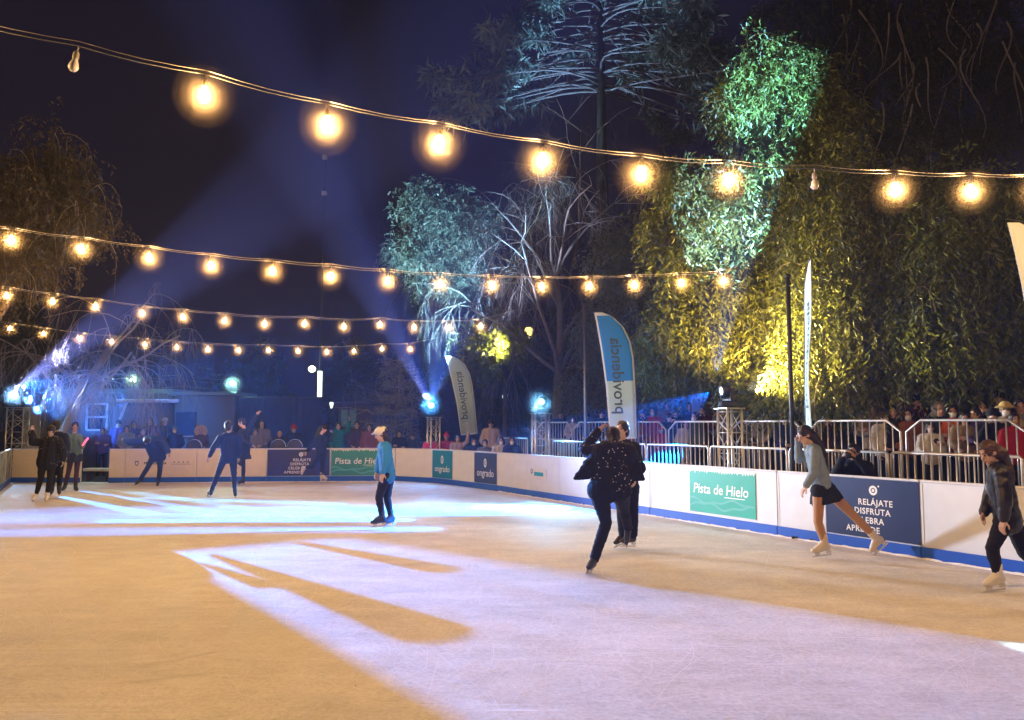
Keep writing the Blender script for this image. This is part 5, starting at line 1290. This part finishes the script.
C = lambda n, c: cloth(n, c)
COLS = dict(black=BLACK, navy=NAVYC, teal=C('teal', (.01, .16, .15)), maroon=C('maroon', (.09, .012, .022)), violet=C('violet', (.10, .07, .20)), striped=C('pale_blue', (.22, .26, .38)), royal=C('royal', (.03, .06, .30)),
  grey=C('grey', (.16, .16, .16)), red=C('red', (.38, .015, .02)), pink=C('pink', (.55, .05, .16)), beige=C('beige', (.36, .27, .19)), brown=C('brown', (.06, .035, .02)), cream=C('cream', (.45, .37, .26)), white=C('white', (.55, .54, .53)),
  orange=C('orange', (.65, .13, .03)), olive=C('olive', (.05, .055, .03)), rust=C('rust', (.20, .07, .02)), tan=C('tan', (.28, .20, .12)), yellow=C('straw', (.55, .42, .16)), sky=C('denimblue', (.08, .16, .35)), fur=C('fur', (.38, .27, .16)))
def spectator(label, px, hy, Y, top, pose='down', hat=None, hcol='black', hair='short', hairc=None, mask=False, skin=0, turn=0.0, trousers='black', z=None, phone=False, group='spectators', sc=None):
    hd = P(px, hy, Y); b = onY(px, Y)
    zb = z if z is not None else 0.0
    k = sc if sc else max(.62, min(1.16, (hd.z - zb) / 1.565))
    zb = hd.z - 1.565 * k if sc else zb
    t = thing('person', label, 'person', (b.x, b.y, zb), math.atan2(-b.x, b.y) * 0.8 + turn, group); t.scale = (k, k, k)
    def add(n, me, m=None, par=None):
        o = link_mesh(n, me, par or t)
        if m is not None and o.material_slots:
            o.material_slots[0].link = 'OBJECT'; o.material_slots[0].material = m
        return o
    T = TPL[pose]; bd_ = add('body', T['body'], SKIN[skin]); add('eyes', FEYES, None, bd_); add('lips', FLIPS, None, bd_)
    add('jacket', T['jacket'], COLS[top]); add('trousers', T['trousers'], COLS[trousers]); add('shoe', T['shoe'], BLACK)
    if hat != 'hood' and hat != 'fur' and hair: add('hair', LONG if hair == 'long' else T['hair'], hairc or HAIRD)
    if hat: add({'beanie': 'beanie', 'cap': 'cap', 'hat': 'brimmed_hat', 'hood': 'hood', 'fur': 'fur_hood'}[hat], {'beanie': BEANIE, 'cap': CAPM, 'hat': HATM, 'hood': HOOD, 'fur': FURH}[hat], COLS[hcol])
    if mask: add('face_mask', MASKM)
    if phone:
        M = Matrix.Translation(t.location) @ Matrix.Rotation(t.rotation_euler.z, 4, 'Z') @ Matrix.Scale(k, 4)
        o = link_mesh('phone', PHONE); o.location = t.location; o.rotation_euler = t.rotation_euler; o.scale = t.scale
        tag(o, 'phone of the ' + label, 'phone', 'phones held by spectators')
    return t
GL = 'spectators behind the far boards'; GS = 'spectators sitting behind the bend of the boards'; GT = 'spectators on the terrace behind the barriers'
S = spectator
S('person in violet at the left end of the far crowd', 103, 431, 27, 'violet', 'fold', group=GL)
S('dark-capped person in a purple jacket beside the cabin window', 119, 424, 27.5, 'violet', 'down', 'cap', 'black', group=GL)
S('person in a pale striped top between two people in blue', 127, 429, 26.6, 'striped', 'rail', group=GL, skin=2)
S('pale-faced person in a royal blue jacket left of the child in maroon', 134, 424.5, 27.2, 'royal', 'down', skin=2, group=GL)
S('small child peering over the shield board', 143.5, 431.5, 26, 'maroon', 'rail', skin=2, group=GL)
S('tall dark-haired person in maroon holding a pale bag strap', 150, 419, 27.4, 'maroon', 'fold', hair='long', group=GL)
S('tall person in navy with a white cap above the bowing skater', 165, 413, 27.6, 'navy', 'rail', 'cap', 'white', group=GL)
S('person in black with a white face mask beside the tall navy figure', 175, 430, 26.6, 'black', 'pocket', mask=True, group=GL)
S('person wrapped in a tan fur-trimmed hood in front of the kiosk', 201, 431, 26.4, 'brown', 'rail', 'fur', 'fur', skin=1, group=GL)
S('hooded person in a grey checked jacket left of the bald spectator', 262, 425, 27, 'grey', 'rail', 'hood', 'black', group=GL)
S('person in a light grey coat leaning on the plain cream board', 256, 432, 26, 'grey', 'fold', group=GL)
S('bald spectator in black behind the dark RELÁJATE banner', 280, 434, 26, 'black', 'rail', hair=None, group=GL)
S('spectator in a red beanie and black coat before the navy backdrop', 294, 429, 26.4, 'black', 'pocket', 'beanie', 'red', group=GL)
S('spectator in a teal jacket raising one arm beside the skater in black', 338.5, 426, 27, 'teal', 'raise', skin=2, group=GL)
S('spectator in a long dark brown coat above the green banner', 357, 425, 27.2, 'brown', 'pocket', group=GL, skin=2)
S('spectator in a rusty brown jacket left of the skater in blue', 369.5, 427.5, 27, 'rust', 'down', hair='long', group=GL, skin=2)
S('red-faced spectator in black right of the small conifer', 399.5, 434, 26, 'black', 'fold', skin=1, group=GL)
S('spectator in an olive coat standing behind the white corner board', 413, 437, 26.5, 'olive', 'camera', group=GL)
S('spectator in magenta sitting under the blue stage lamp', 431, 438, 25.0, 'pink', 'rail', group=GS, sc=.95)
S('spectator in red with a pink beanie beside the slim truss tower', 446.5, 437, 25.2, 'red', 'fold', 'beanie', 'pink', group=GS, sc=.95)
S('spectator in beige holding one arm up behind the turquoise panel', 458, 438.5, 24.4, 'beige', 'raise', hair='long', group=GS, sc=.95)
S('dark-clothed masked spectator under the mint flag', 474, 442, 23.6, 'navy', 'rail', mask=True, group=GS, sc=.95)
S('masked spectator in grey leaning forward beside the charcoal panel', 485, 443.5, 23, 'grey', 'fold', mask=True, group=GS, sc=.95)
S('long-haired masked spectator in a white jacket behind the white board', 501, 441, 22.0, 'white', 'rail', hair='long', mask=True, group=GS, sc=.95)
S('masked spectator in a navy jacket right of the one in white', 512, 441, 21.6, 'navy', 'fold', hair='long', mask=True, group=GS, sc=.95)
S('standing person in a cream coat behind the seated group', 491, 424, 25.2, 'cream', 'pocket', 'cap', 'brown', group=GS)
# terrace crowd: column, head row, offset behind the boards
def off_Y(px, off):
    r = ray(px, 425); u = r.x / r.y; A = WA + WN * off; s = (u * A.y - A.x) / (WD.x - u * WD.y); return (A + WD * s).y
def TS(label, px, hy, off, top, *a, **k):
    Y = off_Y(px, off); k.setdefault('z', .5 if off > 1.3 else 0.0); k.setdefault('group', GT)
    return S(label, px, hy, Y, top, *a, **k)
TS('terrace spectator in a pale jacket left of the blue and white flag', 573, 420, 2.6, 'white', 'fold')
TS('terrace spectator with a brown cap behind the bending skater', 602, 414, 2.8, 'navy', 'down', 'cap', 'brown')
TS('terrace spectator in grey just left of the tall blue flag', 587, 417, 3.4, 'grey', 'pocket', 'cap', 'black')
TS('terrace spectator in a blue cap right of the tall blue flag', 642.5, 414, 2.9, 'navy', 'phone', 'cap', 'sky', phone=True)
TS('masked terrace spectator in a red jacket right of the blue flag', 652.5, 412, 3.0, 'red', 'down', mask=True)
TS('child in bright red standing at the arched barrier', 661, 430, 2.3, 'red', 'rail', 'beanie', 'red')
TS('terrace spectator in black between the red child and the cream coat', 676, 413, 3.2, 'black', 'fold', 'beanie', 'black')
TS('terrace spectator in a long cream coat seen through the barrier bars', 686, 424, 2.4, 'cream', 'pocket', trousers='cream')
TS('dark terrace spectator in maroon left of the bare truss tower', 702, 411, 3.0, 'maroon', 'phone', phone=True)
TS('dark terrace spectator with long hair left of the bare truss tower', 715, 415, 3.6, 'black', 'down', hair='long')
TS('terrace spectator in a brown coat right of the bare truss tower', 747, 430, 2.4, 'brown', 'fold', trousers='brown')
TS('masked terrace spectator in a white jacket beneath the yellow-lit bush', 758, 411, 2.6, 'white', 'pocket', mask=True, trousers='tan')
TS('terrace spectator in navy between the white jacket and the dark post', 776, 413, 3.0, 'navy', 'down')
TS('terrace spectator in olive behind the narrow pale flag', 818, 412, 3.2, 'olive', 'fold', 'beanie', 'black')
TS('terrace spectator in tan right beside the thick forked trunk', 874, 407, 2.7, 'tan', 'fold')
TS('terrace spectator in black above the photographer', 893, 412, 2.4, 'black', 'pocket')
TS('terrace spectator in denim with a pale face behind the barrier', 901, 404, 3.3, 'sky', 'down', skin=2)
TS('terrace spectator in a dark cap and red scarf-coloured jacket', 917, 402, 2.9, 'maroon', 'phone', 'cap', 'black', phone=True)
TS('child in a white top leaning on the arched barrier', 930, 428, 2.3, 'white', 'rail', hair='long')
TS('tall terrace spectator in a maroon hat', 946, 397, 3.2, 'black', 'down', 'beanie', 'maroon')
TS('terrace spectator in an orange jacket', 953, 412, 2.7, 'orange', 'fold', mask=True)
TS('terrace spectator in a tan coat holding the barrier', 965, 419, 2.4, 'tan', 'rail', hair='long')
TS('terrace spectator in black left of the straw hat', 983, 408, 3.0, 'black', 'phone', phone=True)
TS('masked terrace spectator in a straw-coloured brimmed hat', 1006, 410, 2.6, 'cream', 'fold', 'hat', 'yellow', mask=True)
TS('tall dark terrace spectator behind the straw hat', 1000, 399, 3.4, 'black', 'down', 'cap', 'black')
TS('terrace spectator in grey at the very edge of the picture', 1021, 407, 2.8, 'grey', 'pocket')
# darker people further back on the terrace
for i, (px, hy, off, c, hat, lab) in enumerate(((628, 410, 4.6, 'black', None, 'dim figure in black at the back of the terrace behind the blue flag'), (668, 405, 4.8, 'grey', 'beanie', 'dim figure in grey with a beanie at the back of the terrace'), (690, 407, 5.2, 'navy', None, 'dim figure in navy at the back of the terrace left of the bare tower'),
     (738, 406, 4.8, 'black', 'hood', 'dim hooded figure at the back of the terrace right of the bare tower'), (765, 404, 5.6, 'maroon', None, 'dim figure in maroon behind the yellow-lit bush'), (800, 406, 4.8, 'brown', 'cap', 'dim capped figure beside the narrow pale flag'), (832, 405, 4.9, 'navy', None, 'dim figure in navy left of the thick forked trunk'),
     (884, 400, 4.8, 'grey', 'hood', 'dim hooded figure in grey right of the thick forked trunk'), (908, 398, 5.0, 'black', None, 'dim figure in black under the hanging leaves above the navy banner'), (932, 399, 4.8, 'olive', 'beanie', 'dim figure in olive under the hanging leaves'), (972, 397, 5.0, 'navy', None, 'dim figure in navy left of the leaning trunk'), (545, 416, 4.0, 'grey', 'hood', 'dim hooded figure behind the blue-lit tower'), (560, 415, 4.4, 'black', None, 'dim figure in black right of the blue-lit tower'))):
    TS(lab, px, hy, off, c, ('down', 'pocket', 'fold', 'phone')[i % 4], hat, 'black', skin=i % 3)
for i, (px, hy, off, c, hat, lab) in enumerate(((580, 424, 2.3, 'black', None, 'small dark-haired terrace spectator just right of the grey steel post'), (634, 419, 2.4, 'rust', None, 'terrace spectator in rust leaning at the barrier beside the blue flag'), (669, 418, 2.9, 'navy', 'cap', 'terrace spectator in navy cap between red child and cream coat'), (695, 417, 2.5, 'olive', None, 'terrace spectator in olive right of the long cream coat'), (724, 410, 3.3, 'grey', 'hood', 'hooded terrace spectator in grey directly behind the bare tower'), (784, 420, 2.4, 'royal', 'beanie', 'terrace spectator in royal blue with a beanie at the dark post'), (809, 418, 2.5, 'black', None, 'terrace spectator in black right at the foot of the narrow flag'),
     (826, 420, 2.4, 'brown', None, 'terrace spectator in brown left of the thick trunk at the barrier'), (884, 418, 2.3, 'white', 'cap', 'terrace spectator in white with a cap low behind the barrier'), (909, 415, 2.5, 'rust', None, 'terrace spectator in rust between the denim and maroon jackets'), (940, 410, 2.6, 'navy', 'hood', 'hooded terrace spectator in navy between the white child and orange jacket'), (976, 415, 2.5, 'violet', None, 'terrace spectator in violet right of the tan coat'), (993, 416, 2.3, 'black', 'beanie', 'small terrace spectator in a black beanie left of the straw hat'), (1014, 420, 2.3, 'red', None, 'small terrace spectator in red at the picture edge'))):
    TS(lab, px, hy, off, c, ('rail', 'fold', 'phone', 'down', 'pocket')[i % 5], hat, ('black', 'grey', 'brown')[i % 3], skin=i % 3, hair=('short', 'long')[i % 2], mask=(i % 3 == 0), turn=((i * 37) % 11 - 5) * .12)
# crouching photographer: stands behind the board, bent over his camera
PY = off_Y(853, .36)
t = S('photographer in black crouching behind the navy banner with a camera at his face', 853, 452, PY, 'black', 'camera', group='photographer', sc=.98, turn=-.35)
o_ = t.location; Rz = Matrix.Rotation(t.rotation_euler.z, 3, 'Z')
cmt = thing('camera', 'black camera held up to the face of the crouching photographer', 'camera', o_ + Rz @ Vector((0, -.20, 1.53)) * .98, t.rotation_euler.z)
MB().box((0, 0, 0), (.15, .07, .10), bev=.012).box((0, 0, .06), (.06, .06, .04), bev=.008).build('camera_body', BLK, cmt)
ln_ = MB().lathe([(.036, .03), (.042, .06), (.042, .13), (.048, .14), (.046, .165)], (0, 0, 0), Vector((0, -1, 0)), 18).build('lens_barrel', BLK, cmt)
MB().lathe([(.040, .160), (.001, .163)], (0, 0, 0), Vector((0, -1, 0)), 18).build('front_glass', mat('lens_glass', (.02, .02, .05), .05, .05), ln_)
# ------------------------------------------------------------------ stage light
T1, T3, T4, T5 = t1, t3, t4, t5
LAV = (.03, .29, 1.0); ICEB = (.0, .24, 1.0); WCY = (.45, .85, 1.0)
g = G
d1 = Vector((.55, -.8, -.12)).normalized()
# corner tower: the wide lavender band with its dark blades
A0, A1 = g(150, 548), g(452, 728); B0, B1 = g(300, 527), g(1000, 634)
gobo_lamp('beam_corner', L1B + d1 * .1 + Vector((0, -.12, .12)), [
   (g(62, 497), g(150, 514), .05, .26, .12, .55), (g(82, 491), g(215, 514), .06, .40, .2, .55)], LAV, 1.15e5, T1,
   fade=16.0, wedge=[(A0, A1, .22), (B1, B0, .6), (g(420, 528), g(60, 560), .7)],
   cuts=[(g(213, 555), g(432, 632), .06, .36, .10), (g(200, 563), g(268, 586), .03, .16, .08), (g(302, 543), g(440, 569), .10, .26, .12)])
# bare tower on the right: long band across the ice
d5 = Vector((-.93, -.25, -.1)).normalized()
gobo_lamp('beam_side', L5 + d5 * .2, [(g(610, 510), g(-60, 521), .05, .75, 1.0, .5), (g(400, 520), g(110, 521), .05, .10, .5, 2.4), (g(420, 529), g(-60, 533), .05, .55, .8, .42),
    (g(620, 507), g(60, 512), .6, 1.0, .7, .42)], ICEB, 0.95e5, T5)
# slim tower: pools
d3 = Vector((-.1, -.9, .25)).normalized()
gobo_lamp('beam_bend', L3 + d3 * .25, [(g(150, 498), g(330, 504), .35, .30, .35, .9), (g(130, 492), g(300, 516), .2, .2, .25, .8)], (.08, .5, 1.0), 1.3e4, T3)
d4 = Vector((-.25, -.85, -.2)).normalized()
gobo_lamp('beam_tower', L4 + d4 * .2, [(g(492, 507), g(552, 508), .30, .30, .22, 5), (g(430, 503), g(600, 516), .7, .5, .6, .12), (g(1024, 648), g(1060, 650), .07, .07, .14, 40)], WCY, 6e3, T4)
# beams into the air
spot('beam_up_a', L3 + Vector((0, -.25, .1)), P(370, 240, 21), (.05, .25, 1), 60000, 15, .35, T3)
spot('beam_up_b', L3 + Vector((.05, -.25, .1)), P(450, 300, 18), (.05, .22, 1), 50000, 13, .3, T3)
spot('beam_air_left', L1 + Vector((.1, -.2, .15)), P(335, 150, 17), (.52, .52, .95), 230000, 12, .6, T1)
spot('beam_cross', L3 + Vector((-.1, -.2, .15)), P(300, 150, 18), (.45, .48, .95), 110000, 15, .8, T3)
spot('beam_air_low', L1 + Vector((.1, -.2, .1)), P(230, 290, 15), (.25, .38, 1), 50000, 13, .6, T1)
spot('beam_cabin', L1 + Vector((.2, .1, -.1)), P(120, 425, 29), (.05, .25, 1), 3500, 70, .7, T1)
spot('beam_boards', L4 + Vector((-.1, -.35, -.1)), RW(RW_s(575), 0, .5), (.15, .55, 1), 700, 62, .8, T4)
spot('beam_left', L5 + d5 * .25, P(655, 408, 12.4), (.12, .40, 1), 9000, 8, .3, T5)
# greenish projector light on the tree crowns (circular pool)
spot('beam_tree_low', L5 + Vector((-.05, .1, .35)), P(722, 218, 17.2), (.19, .42, 1.0), 15000, 27, .10, T5)
spot('beam_tree_high', L5 + Vector((.0, .1, .35)), P(770, 90, 17.2), (.17, .58, 1.0), 40000, 17, .3, T5)
spot('beam_wash', L1 + Vector((.2, -.2, .2)), RW(RW_s(800), 0, 1.5), (.70, .80, 1), 38000, 24, 1.0, T1, .6)
spot('beam_conifer', L3 + Vector((.1, .1, .3)), P(602, 22, 30), (.28, .62, .95), 25000, 24, .5, T3)
spot('beam_tealcrown', L3 + Vector((0, .2, .3)), P(440, 225, 32), (.4, .8, 1), 22000, 34, .6, T3)
spot('beam_bare', L3 + Vector((.1, .1, .3)), P(530, 235, 27), (.65, .72, 1), 8000, 34, .6, T3)
# yellow flood lamp added beside the moving head to brighten the tree
fb = Vector((b5.x + .17, b5.y + .02, 2.016))
t = thing('added_floodlight', 'small yellow flood lamp added on top of the bare tower to light the tree', 'added_floodlight', fb, 0)
MB().box((0, 0, .14), (.10, .08, .10), bev=.015).build('lamp_head', BLK, t); MB().bar((-.06, 0, .008), (.06, 0, .008), .04, .015).bar((-.06, 0, .008), (-.06, 0, .14), .015).bar((.06, 0, .008), (.06, 0, .14), .015).build('bracket', BLK, t)
spot('added_flood_yellow', fb + Vector((.02, .1, .32)), P(728, 295, 17.0), (1, .66, .13), 3000, 80, 1.0, t)
fb2 = Vector((b5.x + .02, b5.y - .13, 2.016))  # second flood lamp, added to lift the dark right-hand trees
t = thing('added_floodlight', 'small warm flood lamp added at the front of the bare tower to light the dark trees', 'added_floodlight', fb2, .6)
MB().box((0, 0, .14), (.10, .08, .10), bev=.015).build('lamp_head', BLK, t); MB().bar((-.06, 0, .008), (.06, 0, .008), .04, .015).bar((-.06, 0, .008), (-.06, 0, .14), .015).bar((.06, 0, .008), (.06, 0, .14), .015).build('bracket', BLK, t)
spot('added_flood_warm', fb2 + Vector((.25, -.1, .3)), P(945, 265, 13.2), (1, .74, .24), 6000, 100, 1.0, t)
lb = onY(494, 27.4); spot('branch_fill', P(508, 344, 26.9), P(488, 348, 28), (1, .9, .3), 2200, 80, .8, bpy.data.objects['street_lamp'])  # spot added clear of the lantern to brighten the lime branch

# glow of the lamps facing the rink
bm_ = MB(); bm_.ell((0, 0, 0), (Vector((.42, 0, 0)), Vector((0, .42, 0)), Vector((0, 0, .42))), 16, 10); LBLOOM = bm_.mesh('halo', bloom_mist('lamp_bloom_mist', .16, (.9, .95, 1)))  # added scatter ball round each stage lamp, standing in for lens flare
for nm, L, T, c, w in (('glow_cabin', LA, TA, (.55, 1, .6), 260), ('glow_kiosk', LB, TB, (.45, 1, .8), 260), ('glow_corner', L1 + d1 * .1, T1, (.3, .6, 1), 420), ('glow_bend', L3 + d3 * .1, T3, (.08, .4, 1), 420), ('glow_tower', L4 + d4 * .1, T4, (.2, .6, 1), 200), ('glow_side', L5 + d5 * .15, T5, (.7, .85, 1), 60)):
    spot(nm, L + Vector((0, -.08, 0)), L + Vector((-L.x * .04, -1, -.1)), c, w, 150, .5, T, .05)
    if nm != 'glow_side': o = link_mesh('halo', LBLOOM, T); hang(o, L, T)

# ------------------------------------------------------------------ night haze
HZ = MB(); x0, x1, y0, y1, z0, z1 = -75, 75, -12, 75, -1.1, 26
HZ.box(((x0 + x1) / 2, (y0 + y1) / 2, (z0 + z1) / 2), (x1 - x0, y1 - y0, z1 - z0))
hm = bpy.data.materials.new('night_haze'); hm.use_nodes = True; nt = hm.node_tree; nt.nodes.clear()
out = nt.nodes.new('ShaderNodeOutputMaterial'); pv = nt.nodes.new('ShaderNodeVolumePrincipled')
pv.inputs['Color'].default_value = (.46, .56, .98, 1); pv.inputs['Density'].default_value = 0.0017; pv.inputs['Anisotropy'].default_value = 0.25
nt.links.new(pv.outputs[0], out.inputs['Volume'])
hz = HZ.build('haze', hm); tag(hz, 'thin pale night haze hanging over the whole rink', 'haze', kind='stuff')
